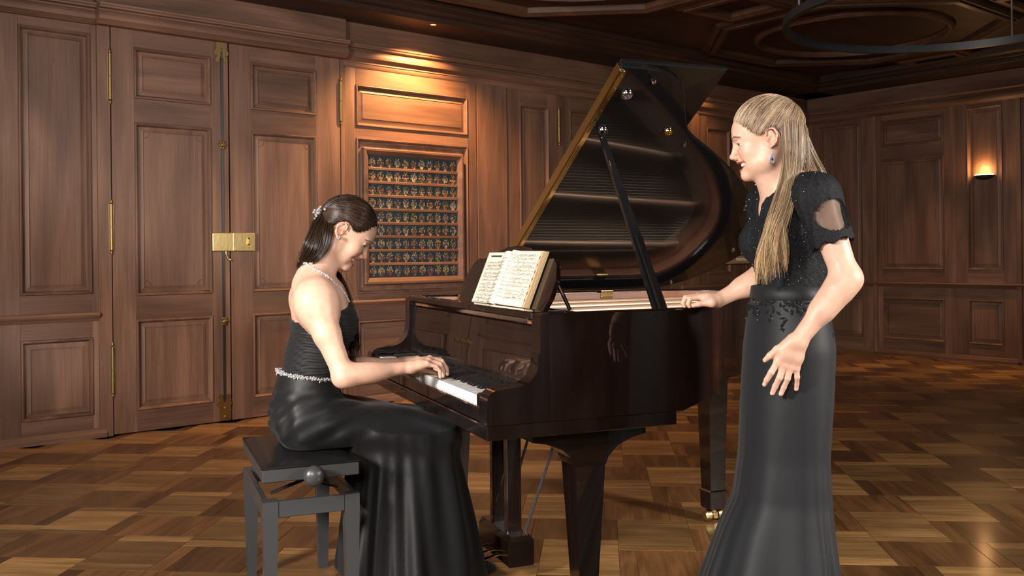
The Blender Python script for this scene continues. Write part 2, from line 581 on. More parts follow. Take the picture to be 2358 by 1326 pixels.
# the espagnolette: flat steel rod with brass guides on the left leaf
MB().box(.738, .752, -.020, -.012, .14, 2.60).build('bolt_rod', M_STEEL, door_1)
for zc, sgn in ((2.585, -1), (.125, 1)):
    a = MB()
    half_ = [(.038, 0), (.038, .092), (.050, .104), (.054, .122), (.044, .138), (.030, .134), (.034, .150), (.046, .160), (.044, .178), (.028, .186), (.014, .174), (.010, .150), (0, .142)]
    pts = half_ + [(-x, z) for x, z in half_[::-1][1:]]
    z0 = .012 if sgn > 0 else 2.706
    a.prism([(x, z0 + sgn * z) for x, z in pts], -.018, -.012, 'xz')
    a.sphere((0, -.018, z0 + sgn * .03), .006, 8, 4)
    a.sphere((0, -.018, z0 + sgn * .09), .006, 8, 4)
    a.build('bolt_plate', M_BRASS if sgn > 0 else M_BRASS_OLD, door_1, (.745, 0, 0))
for z in (1.945, .705):
    a = MB()
    for q in range(6):
        a.sphere((.018 * math.cos(q * 1.047), 0, .022 * math.sin(q * 1.047)), (.012, .006, .012), 8, 4)
    a.sphere((0, -.004, 0), (.016, .010, .016), 10, 6)
    a.build('rod_guide', M_BRASS_OLD, door_1, (.745, -.022, z))
a = MB().box(-.072, .072, -.028, 0, -.064, .064, .004)
a.build('lock_box', M_BRASS, door_1, (.733, -.012, 1.263))
a = MB().box(-.004, .004, -.012, 0, -.02, .02, .003)
a.tube([(0, -.008, -.02), (.012, -.012, -.05), (.035, -.014, -.062)], .006, 8)
a.build('lock_lever', M_BRASS, door_1, (.765, -.012, 1.195))
lb2 = MB().box(-.084, .084, -.028, 0, -.064, .064, .004).build('lock_box', M_BRASS, door_2, (.088, -.012, 1.263))
k = MB().box(-.010, .010, -.008, 0, -.026, .026, .003)
k.box(-.004, .004, -.022, -.006, -.018, .018, .002)
k.build('key_escutcheon', M_BRASS_POL, lb2, (.030, -.028, .004))

# lamp-lit bay with the framed board
framed(wall_left, 1.722, 3.002, 0.812, 2.66, 1.826, 2.905, [(.86, 2.075), (2.166, 2.487)], -.004)
framed(wall_left, 1.722, 3.002, 0.0, 0.755, 1.826, 2.905, [PZ_LOW], -.004)
cornice(wall_left, 1.712, TC, 0.0, True)
# flat pilaster, panelled bays and a second double door towards the corner
slab(wall_left, 'pilaster', 3.010, 3.335, .812, 2.66, -.010, .046)
slab(wall_left, 'pilaster', 3.010, 3.335, 0, .755, -.010, .046)
plain_bay(wall_left, 3.345, 3.945, 3.486, 3.832, 2.66, (.93, 2.488))
dz = [(.148, .750), (.905, 2.055), (2.213, 2.50)]
framed(wall_left, 3.955, 4.80, 0, 2.66, 4.10, 4.655, dz, 0.004)
framed(wall_left, 4.806, 5.65, 0, 2.66, 4.95, 5.505, dz, 0.004)
for z in (2.33, 1.36, .43):
    hinge(wall_left, 3.950, z)
slab(wall_left, 'pilaster', 5.660, 5.960, .812, 2.66, -.010, .046)
slab(wall_left, 'pilaster', 5.660, 5.960, 0, .755, -.010, .046)
plain_bay(wall_left, 5.965, 6.62, 6.10, 6.485, 2.66, (.93, 2.488))
plain_bay(wall_left, 6.62, 7.28, 6.755, 7.14, 2.66, (.93, 2.488))
plain_bay(wall_left, 7.28, TC, 7.42, 7.84, 2.66, (.93, 2.488))
for x0, x1 in ((1.722, 3.945), (5.66, TC)):
    run(wall_left, 'chair_rail', x0, x1, CHAIR)
    run(wall_left, 'baseboard', x0, x1, BASE)
soffit(wall_left, ROOM_LEFT, TC)

# end wall
cornice(wall_right, 0, ROOM_OUT, 0.0, False)
soffit(wall_right, 0, ROOM_OUT)
run(wall_right, 'chair_rail', 0, ROOM_OUT, CHAIR)
run(wall_right, 'baseboard', 0, ROOM_OUT, BASE)
RB = [(0.0, .84, .15, .70, 0), (.88, 1.76, .942, 1.637, 1), (1.76, 2.375, 1.885, 2.240, 0), (2.42, 3.30, 2.52, 3.20, 1), (3.30, 4.0, 3.43, 3.87, 0)]
RB += [(4.04 + 1.5 * k, 4.92 + 1.5 * k, 4.14 + 1.5 * k, 4.82 + 1.5 * k, 1) for k in range(5)] + [(4.92 + 1.5 * k, 5.54 + 1.5 * k, 5.05 + 1.5 * k, 5.41 + 1.5 * k, 0) for k in range(5) if 5.54 + 1.5 * k < ROOM_OUT]
for x0, x1, a, b, two in RB:
    framed(wall_right, x0, x1, .812, 2.68, a, b, [(.948, 2.165), (2.313, 2.60)] if two else [(.948, 2.624)])
    framed(wall_right, x0, x1, 0, .755, a, b, [(.18, .638)])
for x in (.84, 2.375):
    slab(wall_right, 'pilaster_strip', x, x + .045, 0, 2.68, -.022, .058)
# walls behind the viewer: plain bays only
for wl_, L0, L1 in ((wall_back, -ROOM_OUT, 0), (wall_side, 0, TC - ROOM_LEFT)):
    n = int((L1 - L0) / 1.2)
    for i in range(n):
        x = L0 + (L1 - L0) / n * i
        w = (L1 - L0) / n
        plain_bay(wl_, x, x + w, x + .15, x + w - .15)
    run(wl_, 'chair_rail', L0, L1, CHAIR)
    run(wl_, 'cornice', L0, L1, [(0.03, 2.70), (-.03, 2.70), (-.06, 2.72), (-.08, 2.79), (-.02, 2.80), (-.02, 2.96), (-.40, 2.96), (-.41, 3.13), (0.03, 3.13)])

# ------------------------------------------------------------------ ceiling
_c = [room_pt(ROOM_LEFT - .2, -.2, 0), room_pt(TC + .2, -.2, 0), room_pt(TC + .2, ROOM_OUT + .2, 0), room_pt(ROOM_LEFT - .2, ROOM_OUT + .2, 0)]
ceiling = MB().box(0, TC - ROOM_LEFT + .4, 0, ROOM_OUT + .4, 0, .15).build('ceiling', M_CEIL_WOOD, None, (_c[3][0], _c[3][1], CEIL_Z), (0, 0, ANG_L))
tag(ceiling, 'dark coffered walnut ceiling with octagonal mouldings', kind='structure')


def cpt(t, out, dz):
    return (t - ROOM_LEFT + .2, ROOM_OUT + .2 - out, -dz)


PROF_C = [(0.0, 0.0), (.012, .030), (.035, .046), (.050, .046), (.054, .034), (.062, .034), (.070, .056), (.110, .062), (.130, .048), (.148, .040), (.160, .0)]
for i in range(-1, 4):
    for j in range(0, 3):
        ct, co = 2.53 + 3.35 * i, 1.82 + 3.35 * j
        if not (ROOM_LEFT + 1.7 < ct < TC - 1.0 and co < ROOM_OUT - 1.7): continue
        a = MB()
        rings = []
        for w, h in PROF_C:
            r = (1.27 - w) / math.cos(math.pi / 8)
            rings.append([cpt(ct + r * math.cos(math.pi / 8 + k * math.pi / 4), co + r * math.sin(math.pi / 8 + k * math.pi / 4), h) for k in range(8)])
        a.rings(rings, cap0=False, cap1=False)
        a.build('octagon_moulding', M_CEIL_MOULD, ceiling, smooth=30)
        a = MB()
        rings = []
        for w, h in PROF_C[:6] + [(.07, 0)]:
            r = .86 - w
            rings.append([cpt(ct + r * math.cos(k * math.pi / 20), co + r * math.sin(k * math.pi / 20), h) for k in range(40)])
        a.rings(rings, cap0=False, cap1=False)
        a.build('round_moulding', M_CEIL_MOULD, ceiling, smooth=30)
        if i < 3 and j < 2:
            for (dx, dy_) in ((1.675, 0), (0, 1.675), (1.675, 1.675)):
                a = MB()
                rings = []
                R0 = .36 if dx * dy_ == 0 else .95
                for w, h in PROF_C:
                    r = R0 - w
                    rings.append([cpt(ct + dx + r * x, co + dy_ + r * y, h) for x, y in ((-1, -1), (1, -1), (1, 1), (-1, 1))] if dx * dy_ == 0 else
                                 [cpt(ct + dx + r * x, co + dy_ + r * y, h) for x, y in ((0, -1), (1, 0), (0, 1), (-1, 0))])
                a.rings(rings, cap0=False, cap1=False)
                a.build('square_moulding', M_CEIL_MOULD, ceiling, smooth=30)

# ------------------------------------------------------------------ floor: oak parquet, herringbone of three-board blocks
FA = ANG_L - math.pi / 4
floor = MB().box(0, TC - ROOM_LEFT + .4, 0, ROOM_OUT + .4, -.20, -.0125).build('floor', M_GAP, None, (_c[3][0], _c[3][1], 0), (0, 0, ANG_L))
tag(floor, 'oiled oak parquet floor in staggered blocks', kind='structure')
PW, THIN, WIDE = 0.30, 0.068, 0.286
PQ = 2 * THIN + WIDE
_fx, _fy = np.array([math.cos(FA), math.sin(FA)]), np.array([-math.sin(FA), math.cos(FA)])
boards = []
for i in range(-70, 70):
    for j in range(-40, 40):
        ox, oy = i * PW + j * PQ, i * PW - j * PQ
        y = oy
        for h in (THIN, WIDE, THIN):
            boards.append((ox + PW / 2, y + h / 2, h, 0))
            y += h
        x = ox + PW
        for h in (THIN, WIDE, THIN):
            boards.append((x + h / 2, oy + PW / 2, h, 1))
            x += h
B = np.array(boards)
wpos = B[:, :1] * _fx + B[:, 1:2] * _fy + np.array([0.35, 4.4])
rel = wpos - P0
tt, oo = rel @ WD, rel @ WE
keep = (tt > ROOM_LEFT - .1) & (tt < TC + .1) & (oo > -.1) & (oo < ROOM_OUT + .1)
B, wpos = B[keep], wpos[keep]
Yd = wpos[:, 1]
with np.errstate(all='ignore'):
    pxx = 1179 + wpos[:, 0] / Yd * F_PX
    pyy = Y_HOR + CAM_H / Yd * F_PX
vis = (Yd > .8) & (pxx > -40) & (pxx < 2400) & (pyy < 1345)
score = np.where(vis, B[:, 2] / np.maximum(Yd, .5) ** 3, 0)
order = np.argsort(-score)
near = order[:300]
GAPB = .0012
bm_mesh = {}
for h in (THIN, WIDE):
    me = MB().box(-PW / 2 + GAPB / 2, PW / 2 - GAPB / 2, -h / 2 + GAPB / 2, h / 2 - GAPB / 2, -.012, 0, .0009).mesh('parquet_board')
    me.materials.append(M_OAK)
    bm_mesh[(h, 0)] = me
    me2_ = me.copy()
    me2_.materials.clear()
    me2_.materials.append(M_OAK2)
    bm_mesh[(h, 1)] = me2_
inv = Matrix.Rotation(-ANG_L, 4, 'Z') @ Matrix.Translation((-_c[3][0], -_c[3][1], 0))
for idx in near:
    x, y, h, o = B[idx]
    p = inv @ Vector((wpos[idx][0], wpos[idx][1], 0))
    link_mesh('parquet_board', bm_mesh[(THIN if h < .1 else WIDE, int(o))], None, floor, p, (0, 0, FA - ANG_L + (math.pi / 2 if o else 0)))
far = order[300:]
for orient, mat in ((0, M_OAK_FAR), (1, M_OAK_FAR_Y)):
    a = MB()
    for idx in far:
        x, y, h, o = B[idx]
        if o != orient: continue
        hx, hy = (PW / 2, h / 2) if o == 0 else (h / 2, PW / 2)
        hx -= GAPB / 2
        hy -= GAPB / 2
        v = [(x + sx * hx, y + sy * hy, z) for z in (-.012, 0) for sx, sy in ((-1, -1), (1, -1), (1, 1), (-1, 1))]
        a.add(v, [(4, 5, 6, 7), (0, 1, 5, 4), (1, 2, 6, 5), (2, 3, 7, 6), (3, 0, 4, 7)])
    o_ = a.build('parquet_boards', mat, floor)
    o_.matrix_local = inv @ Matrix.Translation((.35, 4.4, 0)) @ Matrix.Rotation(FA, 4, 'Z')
    tag(o_, kind='stuff')

# ------------------------------------------------------------------ framed board of painted crests in the lamp-lit bay
_q = P0 + 2.36 * WD
board = empty('crest_board', (_q[0], _q[1], .93), ANG_L)
tag(board, 'framed wooden board with nine rows of painted coats of arms', 'heraldic board')
BW, BH = .965, 1.07
a = MB()
a.rings([ring_rect(-BW / 2, BW / 2, 0, BH, i, y) for i, y in [(0, .012), (0, -.030), (.006, -.036), (.020, -.036), (.030, -.028), (.042, -.022), (.050, -.012), (.052, .004)]], cap0=False, cap1=False)
a.build('frame', M_WALNUT_H, board, smooth=30)
NR = 9
ih = BH - .104
rowh = ih / NR
M_ROWBACK = plain('crest_ground', (0.020, 0.026, 0.030), 0.6)


def crest_paint(name, cols, scale):
    m, nt, p = new_mat(name)
    tc = nd(nt, 'ShaderNodeTexCoord')
    oi = nd(nt, 'ShaderNodeObjectInfo')
    sc = nd(nt, 'ShaderNodeVectorMath', operation='SCALE')
    sc.inputs[0].default_value = (7.1, 3.3, 5.7)
    nt.links.new(oi.outputs['Random'], sc.inputs['Scale'])
    ad = nd(nt, 'ShaderNodeVectorMath', operation='ADD')
    nt.links.new(tc.outputs['Object'], ad.inputs[0])
    nt.links.new(sc.outputs[0], ad.inputs[1])
    v = nd(nt, 'ShaderNodeTexVoronoi', i_Scale=scale)
    nt.links.new(ad.outputs[0], v.inputs['Vector'])
    sp = nd(nt, 'ShaderNodeSeparateColor')
    nt.links.new(v.outputs['Color'], sp.inputs[0])
    r = ramp(nt, [(i / len(cols), c) for i, c in enumerate(cols)], sp.outputs[0], 'CONSTANT')
    nt.links.new(r.outputs[0], p.inputs['Base Color'])
    p.inputs['Roughness'].default_value = .6
    return m


_pal = {'red': (.19, .035, .025), 'gold': (.30, .19, .055), 'blue': (.04, .065, .12), 'white': (.30, .27, .21), 'green': (.04, .075, .035), 'pale': (.36, .29, .15), 'slate': (.065, .085, .10), 'brown': (.09, .04, .025), 'ground': (.020, .026, .030)}
_mix = [('red', 'gold', 'ground', 'red'), ('gold', 'pale', 'brown', 'ground'), ('blue', 'slate', 'white', 'ground'), ('white', 'pale', 'slate', 'ground'), ('green', 'gold', 'ground', 'slate'), ('pale', 'white', 'brown', 'gold'), ('slate', 'ground', 'blue', 'pale'), ('brown', 'red', 'gold', 'ground')]
CREST = [crest_paint('crest_paint_' + c[0] + '_' + c[1], [_pal[q] for q in c], 95 + 12 * i) for i, c in enumerate(_mix)]
crest_mesh = []
for v in range(12):
    a = MB()
    w = .036
    sh = [(-w / 2, .010), (-w / 2, -.020), (-.010, -.038), (0, -.043), (.010, -.038), (w / 2, -.020), (w / 2, .010)]
    a.prism(sh, -.003, 0, 'xz')
    a.mat = 1
    if v % 3 == 0:
        a.prism([(-.004, .009), (-.004, -.040), (.004, -.040), (.004, .009)], -.0045, -.002, 'xz')
    elif v % 3 == 1:
        a.prism([(-w / 2 + .002, -.002), (-w / 2 + .002, -.012), (w / 2 - .002, -.012), (w / 2 - .002, -.002)], -.0045, -.002, 'xz')
    else:
        a.sphere((0, -.003, -.014), (.010, .002, .011), 8, 4)
    a.mat = 2
    a.sphere((0, -.003, .020), (.010, .003, .011), 8, 5)
    for s_ in (-1, 1):
        a.sphere((s_ * .020, -.002, .014), (.011, .002, .008), 7, 4)
        a.sphere((s_ * .025, -.002, -.004), (.007, .002, .013), 7, 4)
        a.sphere((s_ * .012, -.002, .032), (.005, .002, .009), 6, 4)
    me = a.mesh('crest')
    cs = random.sample(range(8), 3)
    for c_ in cs: me.materials.append(CREST[c_])
    crest_mesh.append(me)
for r in range(NR):
    z0 = .052 + r * rowh
    MB().box(-BW / 2 + .05, BW / 2 - .05, .002, .010, z0 + .004, z0 + rowh - .002).build('crest_row', M_ROWBACK, board)
    if r: MB().box(-BW / 2 + .048, BW / 2 - .048, -.016, .006, z0 - .011, z0 + .011, .003).build('slat', M_WALNUT_H, board)
    for c in range(11):
        link_mesh('crest', random.choice(crest_mesh), None, board, (-BW / 2 + .092 + c * (BW - .184) / 10, 0.002, z0 + .052 + random.uniform(-.003, .003)))

# ------------------------------------------------------------------ sconce, ring chandelier, recessed lamps, card rack
_q = CORNER + 2.055 * WE
sc_ = empty('wall_sconce', (_q[0], _q[1], 1.90), ANG_R)
tag(sc_, 'small half-bowl uplight glowing warm on the dark end wall', 'wall lamp')
a = MB()
N = 20
rings = []
for r, z in ((.010, -.030), (.055, -.024), (.085, -.008), (.100, .012), (.100, .018), (.094, .018)):
    rings.append([(r * math.cos(math.pi * k / N), -.9 * r * math.sin(math.pi * k / N) + .006, z) for k in range(N + 1)])
a.rings(rings, cap0=True, cap1=False)
a.build('bowl', M_STEEL, sc_, smooth=40)
m_glow, nt, p = new_mat('lamp_diffuser_glow')
p.inputs['Base Color'].default_value = (1, .8, .5, 1)
p.inputs['Emission Color'].default_value = (1.0, .66, .30, 1)
p.inputs['Emission Strength'].default_value = 9.0
a = MB()
a.prism([(.093 * math.cos(math.pi * k / N), -.084 * math.sin(math.pi * k / N) + .006) for k in range(N + 1)], .014, .028)
a.build('diffuser', m_glow, sc_)
ld = bpy.data.lights.new('sconce_bulb', 'POINT')
ld.energy = 5.5
ld.color = WARM
ld.shadow_soft_size = .05
lo_ = bpy.data.objects.new('sconce_bulb', ld)
COL.objects.link(lo_)
lo_.parent = sc_
lo_.location = (0, -.055, .075)

ch = empty('ring_chandelier', (2.74, 5.76, 2.60))
tag(ch, 'large black metal ring lamp hanging under the ceiling', 'chandelier')
a = MB()
R0 = 1.03
a.rings([[((R0 + dr) * math.cos(2 * math.pi * k / 96), (R0 + dr) * math.sin(2 * math.pi * k / 96), z) for k in range(96)] for dr, z in ((0, -.025), (0, .025), (-.035, .025), (-.035, -.025), (0, -.025))], cap0=False, cap1=False)
a.build('ring', M_BLACKIRON, ch, smooth=30)
M_CABLE = plain('grey_cable', (0.20, 0.17, 0.14), 0.5)
for q in (187, 45, 296):
    x, y = (R0 - .017) * math.cos(math.radians(q)), (R0 - .017) * math.sin(math.radians(q))
    MB().tube([(x, y, .02), (x, y, CEIL_Z - 2.60)], .006, 8).build('cable', M_CABLE, ch)

m_glow2, nt, p = new_mat('halogen_lens_glow')
p.inputs['Emission Color'].default_value = (1.0, .62, .28, 1)
p.inputs['Emission Strength'].default_value = 1.6
for name, t, out, lab in (('recessed_lamp', 2.33, .34, 'small halogen lamp in the soffit above the crest board'), ('recessed_lamp', 5.9, .27, 'small halogen lamp in the soffit near the far corner')):
    q = room_pt(t, out, 2.96)
    o = empty(name, q)
    tag(o, lab, 'lamp')
    a = MB()
    a.lathe([(.030, -.001), (.034, -.004), (.028, -.005), (.022, -.001)], 20)
    a.build('bezel', M_BRASS_OLD, o, smooth=40)
    a = MB()
    a.lathe([(.021, -.001), (.021, -.002), (.01, -.0025)], 16)
    a.build('lamp_glass', m_glow2, o)

_q = P0 + 6.55 * WD
rk = empty('card_rack', (_q[0], _q[1], 1.05), ANG_L)
tag(rk, 'pale wooden rack with white cards on wall behind piano lid', 'rack')
M_PALE = plain('pale_beech', (0.42, 0.26, 0.13), 0.5)
M_CARD = plain('white_card', (0.75, 0.72, 0.68), 0.7)
MB().box(-.24, .30, -.06, -.012, -.02, .065, .004).build('tray', M_PALE, rk)
MB().box(-.04, .26, -.064, -.06, .012, .044).build('card', M_CARD, rk)
MB().box(-.24, .30, -.05, -.012, .125, .24, .003).build('holder', M_WALNUT_H, rk)
for i in range(5):
    MB().box(-.21 + i * .10, -.165 + i * .10, -.054, -.048, .13, .185).build('card', M_CARD, rk)
MB().box(-.24, .30, -.05, -.012, .255, .35, .003).build('notice_panel', M_PALE, rk)
# ------------------------------------------------------------------ grand piano (local x: from the player to the tail, local y: treble to bass)
PX, PY, PTH = -.0771, 2.7098, .3842
PD, PK = np.array([math.cos(PTH), math.sin(PTH)]), np.array([-math.sin(PTH), math.cos(PTH)])
PWID = 1.476


def piano_pt(a, b, z):
    q = np.array([PX, PY]) + a * PD + b * PK
    return (float(q[0]), float(q[1]), z)


M_PIANO = wood('polished_dark_mahogany', (0.0045, 0.0020, 0.0015), (0.0065, 0.0028, 0.0020), (0.0095, 0.0041, 0.0029), 'Z', rough=0.25, coat=1.0, coat_rough=0.015, vary=0.05, fleck=0.2)
M_EBONY = plain('piano_black_polish', (0.006, 0.006, 0.0065), 0.12, coat=1.0, coat_rough=0.02)
M_INNER = wood('red_mahogany_lining', (0.19, 0.068, 0.038), (0.27, 0.110, 0.062), (0.34, 0.150, 0.088), 'X', rough=0.35, coat=0.4, vary=0.05)
M_PLATE = plain('bronzed_iron_plate', (0.60, 0.38, 0.25), 0.40, 0.45)
M_SPRUCE = wood('spruce_soundboard', (0.42, 0.25, 0.12), (0.52, 0.33, 0.18), (0.6, 0.40, 0.24), 'X', rough=0.4)
M_IVORY = plain('white_key', (0.83, 0.83, 0.82), 0.16, coat=0.5)
M_BLACKKEY = plain('black_key', (0.012, 0.012, 0.013), 0.22)
M_FELT = plain('red_felt', (0.28, 0.02, 0.02), 0.95)
M_STRING = plain('string_steel', (0.55, 0.45, 0.36), 0.3, 1.0)

piano = empty('grand_piano', (PX, PY, 0), PTH)
tag(piano, 'polished dark mahogany grand piano with propped open lid', 'piano')

CURVE = [(.66, 0), (.73, .012), (.795, .042), (.86, .10), (.905, .18), (.955, .262), (1.01, .328), (1.117, .402), (1.213, .465), (1.36, .575), (1.497, .692), (1.62, .805),
         (1.71, .92), (1.76, 1.05), (1.75, 1.18), (1.68, 1.30), (1.58, 1.40), (1.45, 1.462), (1.30, 1.476)]
curve = catmull(CURVE, 4)
rim_line = np.vstack([[(.20, 0), (.35, 0), (.50, 0), (.60, 0)], curve, [(1.0, 1.476), (.6, 1.476), (.2, 1.476)]])


def inset(line, d):
    t = np.gradient(line, axis=0)
    t /= np.linalg.norm(t, axis=1)[:, None]
    n = np.stack([-t[:, 1], t[:, 0]], 1)
    return line + n * d


def rim_mesh(name, d0, d1, z0f, z1, mat, ch=.004):
    o, i = inset(rim_line, d0), inset(rim_line, d1)
    oc, ic = inset(rim_line, d0 + ch), inset(rim_line, d1 - ch)
    rings = []
    for k in range(len(rim_line)):
        z0 = z0f(*rim_line[k])
        rings.append([(*o[k], z0), (*o[k], z1 - ch), (*oc[k], z1), (*ic[k], z1), (*i[k], z1 - ch), (*i[k], z0)])
    return MB().rings(rings).build(name, mat, piano, smooth=40)


def rim_z0(a, b):
    if b < .2 and a < .66: return .66
    if b < .2 and a < .76: return .66 + .03 * (a - .66) / .10
    if b > 1.46 and a < .6: return .66
    return .69


rim_mesh('rim', 0, .052, rim_z0, .98, M_PIANO)
rim_mesh('rim_lining', .052, .070, lambda a, b: .80, .972, M_INNER, .002)
s_in = inset(rim_line, .068)
MB().prism([tuple(p) for p in s_in], .83, .84).build('soundboard', M_SPRUCE, piano)
# iron plate: flange ring, struts, pin field
o, i = inset(rim_line, .070), inset(rim_line, .16)
rings = [[(*o[k], .885), (*o[k], .905), (*(o[k] * .7 + i[k] * .3), .912), (*i[k], .905), (*i[k], .885)] for k in range(3, len(rim_line) - 1)]
plate = MB().rings(rings)
plate.box(.36, .52, .08, 1.40, .885, .908, .004)
plate.build('iron_plate', M_PLATE, piano, smooth=40)
for b0, a1, b1 in ((.18, .88, .26), (.42, 1.16, .52), (.70, 1.45, .82), (1.00, 1.62, 1.06), (1.25, 1.55, 1.27)):
    MB().tube([(.50, b0, .918), (.62, b0 + (b1 - b0) * .12, .935), (a1 - .1, b1 - (b1 - b0) * .1, .935), (a1, b1, .912)], [.012, .016, .016, .012], 8).build('plate_strut', M_PLATE, piano, smooth=50)
a = MB()
for k in range(84):
    b = .12 + k * (1.34 - .12) / 83
    b2 = .16 + (b - .12) * .97
    j = np.argmin(np.abs(s_in[4:-3, 1] - b2))
    amax = s_in[4:-3][j, 0] - .11
    if amax > .62: a.tube([(.53, b, .915), (amax, b2, .913)], .0013, 3, caps=False)
tag(a.build('strings', M_STRING, piano), kind='stuff')

# keybed, arms, key block
MB().box(0, .635, 0, PWID, .617, .6595, .003).build('keybed', M_PIANO, piano)
ARM = [(0, .6605), (0, .728), (.004, .742), (.012, .753), (.024, .760), (.045, .763), (.100, .768), (.122, .774), (.142, .786), (.157, .806), (.166, .832), (.170, .868), (.172, .972), (.176, .980), (.200, .980), (.200, .6605)]
for b0, b1 in ((0, .066), (PWID - .066, PWID)):
    MB().prism(ARM, b0, b1, 'xz').build('arm', M_PIANO, piano, smooth=25)
for b0, b1 in ((.068, .1235), (1.3525, PWID - .068)):
    MB().box(.012, .168, b0, b1, .66, .742, .006).build('key_block', M_PIANO, piano)
MB().box(.004, .022, .068, PWID - .068, .66, .704, .004).build('key_slip', M_PIANO, piano)
MB().box(.165, .175, .1235, 1.3525, .727, .733).build('key_felt', M_FELT, piano)
KP, KB0 = .0236, .1245
me_w = MB().box(.0235, .172, .0006, KP - .0006, .700, .730, .0012).mesh('white_key')
me_w.materials.append(M_IVORY)
bk = MB()
bk.rings([[(.076 + x, -.0052 + (.0008 if z > .735 else 0), z) if s_ == 0 else (.076 + x, .0052 - (.0008 if z > .735 else 0), z) for s_, x, z in ()] or
          [(x0, -.0055, .726), (x1, -.0055, .726), (x1, .0055, .726), (x0, .0055, .726)] for x0, x1 in ((.0755, .172),)] +
         [[(.0755, -.0055, .731), (.172, -.0055, .731), (.172, .0055, .731), (.0755, .0055, .731)],
          [(.082, -.0045, .7405), (.172, -.0045, .7415), (.172, .0045, .7415), (.082, .0045, .7405)]])
me_b = bk.mesh('black_key')
me_b.materials.append(M_BLACKKEY)
for k in range(52):
    link_mesh('white_key', me_w, None, piano, (0, KB0 + k * KP, 0))
    if 'CBAGFED'[k % 7] not in 'CF' and k < 51:
        link_mesh('black_key', me_b, None, piano, (0, KB0 + (k + 1) * KP, 0))
fall = MB()
FB = [(.1755, .734), (.178, .80), (.186, .90), (.190, .934), (.196, .940), (.204, .940), (.208, .934), (.204, .90), (.196, .80), (.192, .734)]
fall.rings([[(x, b, z) for x, z in FB] for b in (.068, PWID - .068)])
fall_o = fall.build('fallboard', M_PIANO, piano, smooth=30)
for b in (.075, PWID - .085):
    MB().box(.196, .212, b, b + .012, .90, .925, .002).build('fallboard_pivot', M_CHROME, piano)
# maker's lettering on the fallboard
fc = bpy.data.curves.new('maker_lettering', 'FONT')
fc.body = 'YAMAHA'
fc.size = .040
fc.extrude = .0004
fc.align_x = 'CENTER'
fc.space_character = 1.35
tmp = bpy.data.objects.new('maker_lettering', fc)
COL.objects.link(tmp)
bpy.context.view_layer.update()
me_t = bpy.data.meshes.new_from_object(tmp.evaluated_get(bpy.context.evaluated_depsgraph_get()))
bpy.data.objects.remove(tmp)
lt = link_mesh('maker_lettering', me_t, M_BRASS_OLD, piano)
_tilt = math.atan2(.008, .10)
lt.matrix_local = Matrix.Translation((.1795, .738, .828)) @ Matrix.Rotation(_tilt, 4, 'Y') @ Matrix(((0, 0, -1, 0), (-1, 0, 0, 0), (0, 1, 0, 0), (0, 0, 0, 1)))
# music shelf and desk
MB().box(.168, .215, .060, PWID - .060, .958, .982, .004).build('shelf_rail', M_PIANO, piano)
MB().box(.205, .44, .20, 1.24, .952, .9625, .002).build('music_shelf', M_PIANO, piano)
MB().box(.205, .44, .070, .18, .90, .955, .002).build('shelf_runner', M_INNER, piano)
MB().box(.205, .44, 1.26, PWID - .070, .90, .955, .002).build('shelf_runner', M_INNER, piano)
MB().box(.215, .30, .075, PWID - .075, .845, .87, .002).build('action_rail', M_INNER, piano)
DT = math.radians(22)
desk_pts = [(.285, 0), (.262, .055), (.268, .12), (.305, .172), (.345, .192), (.39, .190), (.45, .197), (.53, .220), (.62, .238), (.71, .243)]
poly = desk_pts + [(1.42 - x, z) for x, z in desk_pts[::-1][1:]]
MD = Matrix.Translation((.302, 0, .9625)) @ Matrix.Rotation(DT, 4, 'Y')
dk = MB().prism(poly, 0, .016, 'yz', M=MD)
desk = dk.build('music_desk', M_PIANO, piano, smooth=30)
MB().box(.280, .288, .30, 1.12, .9625, .974, .002).build('desk_ledge', M_PIANO, desk)
for b in (.34, 1.08):
    MB().tube([(.365, b, 1.10), (.43, b, .966)], .007, 8).build('desk_strut', M_CHROME, desk, smooth=40)
# lid
LID_A = math.radians(32)
lid_line = np.vstack([[(.575, -.012)], inset(curve, -.012), [(1.0, 1.488), (.575, 1.488)]])
MLOC = Matrix.Translation((0, PWID, .986))
lidm = MB()
n_l = len(lid_line)
TH = .022
rr = []
cin = lid_line.mean(0)


def lid_pt(p, z):
    return (p[0], p[1] - PWID, z)


ins = inset(np.vstack([lid_line, lid_line[:1]]), .004)[:-1]
ins[0], ins[-1] = lid_line[0] + (.004, .004), lid_line[-1] + (.004, -.004)
rr = [[lid_pt(p, 0) for p in ins], [lid_pt(p, .004) for p in lid_line], [lid_pt(p, TH - .004) for p in lid_line], [lid_pt(p, TH) for p in ins]]
lidm.rings(rr)
lid = lidm.build('lid', M_EBONY, piano, smooth=40)
lid.matrix_local = MLOC @ Matrix.Rotation(-LID_A, 4, 'X')
flap = MB().box(.577, .998, -1.488, .012, TH + .001, TH * 2 - .002, .004)
flap.build('lid_flap', M_EBONY, lid)
hs = MB().box(.5735, .596, -1.47, 0.0, -.0025, .0005, .0008)
hs.box(.5725, .5750, -1.47, 0.0, -.0025, TH * 2 - .006, .0006)
hs.tube([(.5735, -1.47, -.002), (.5735, 0, -.002)], .0042, 8)
hinge_o = hs.build('lid_hinge', M_BRASS_POL, lid, smooth=40)
st = MB()
for k in range(25):
    st.sphere((.590, -.02 - k * .0595, -.0026), (.0036, .0036, .0018), 8, 4)
    st.sphere((.580, -.05 - k * .0595, -.0026), (.0036, .0036, .0018), 8, 4)
tag(st.build('hinge_screws', M_CHROME, hinge_o), kind='stuff')


def cup(name, a, w, r, mat):
    c = MB().lathe([(r * .5, 0), (r, -.001), (r, -.006), (r * .8, -.012), (r * .62, -.012), (r * .55, -.005), (.001, -.004)], 20)
    return c.build(name, mat, lid, (a, -w, 0), smooth=40)


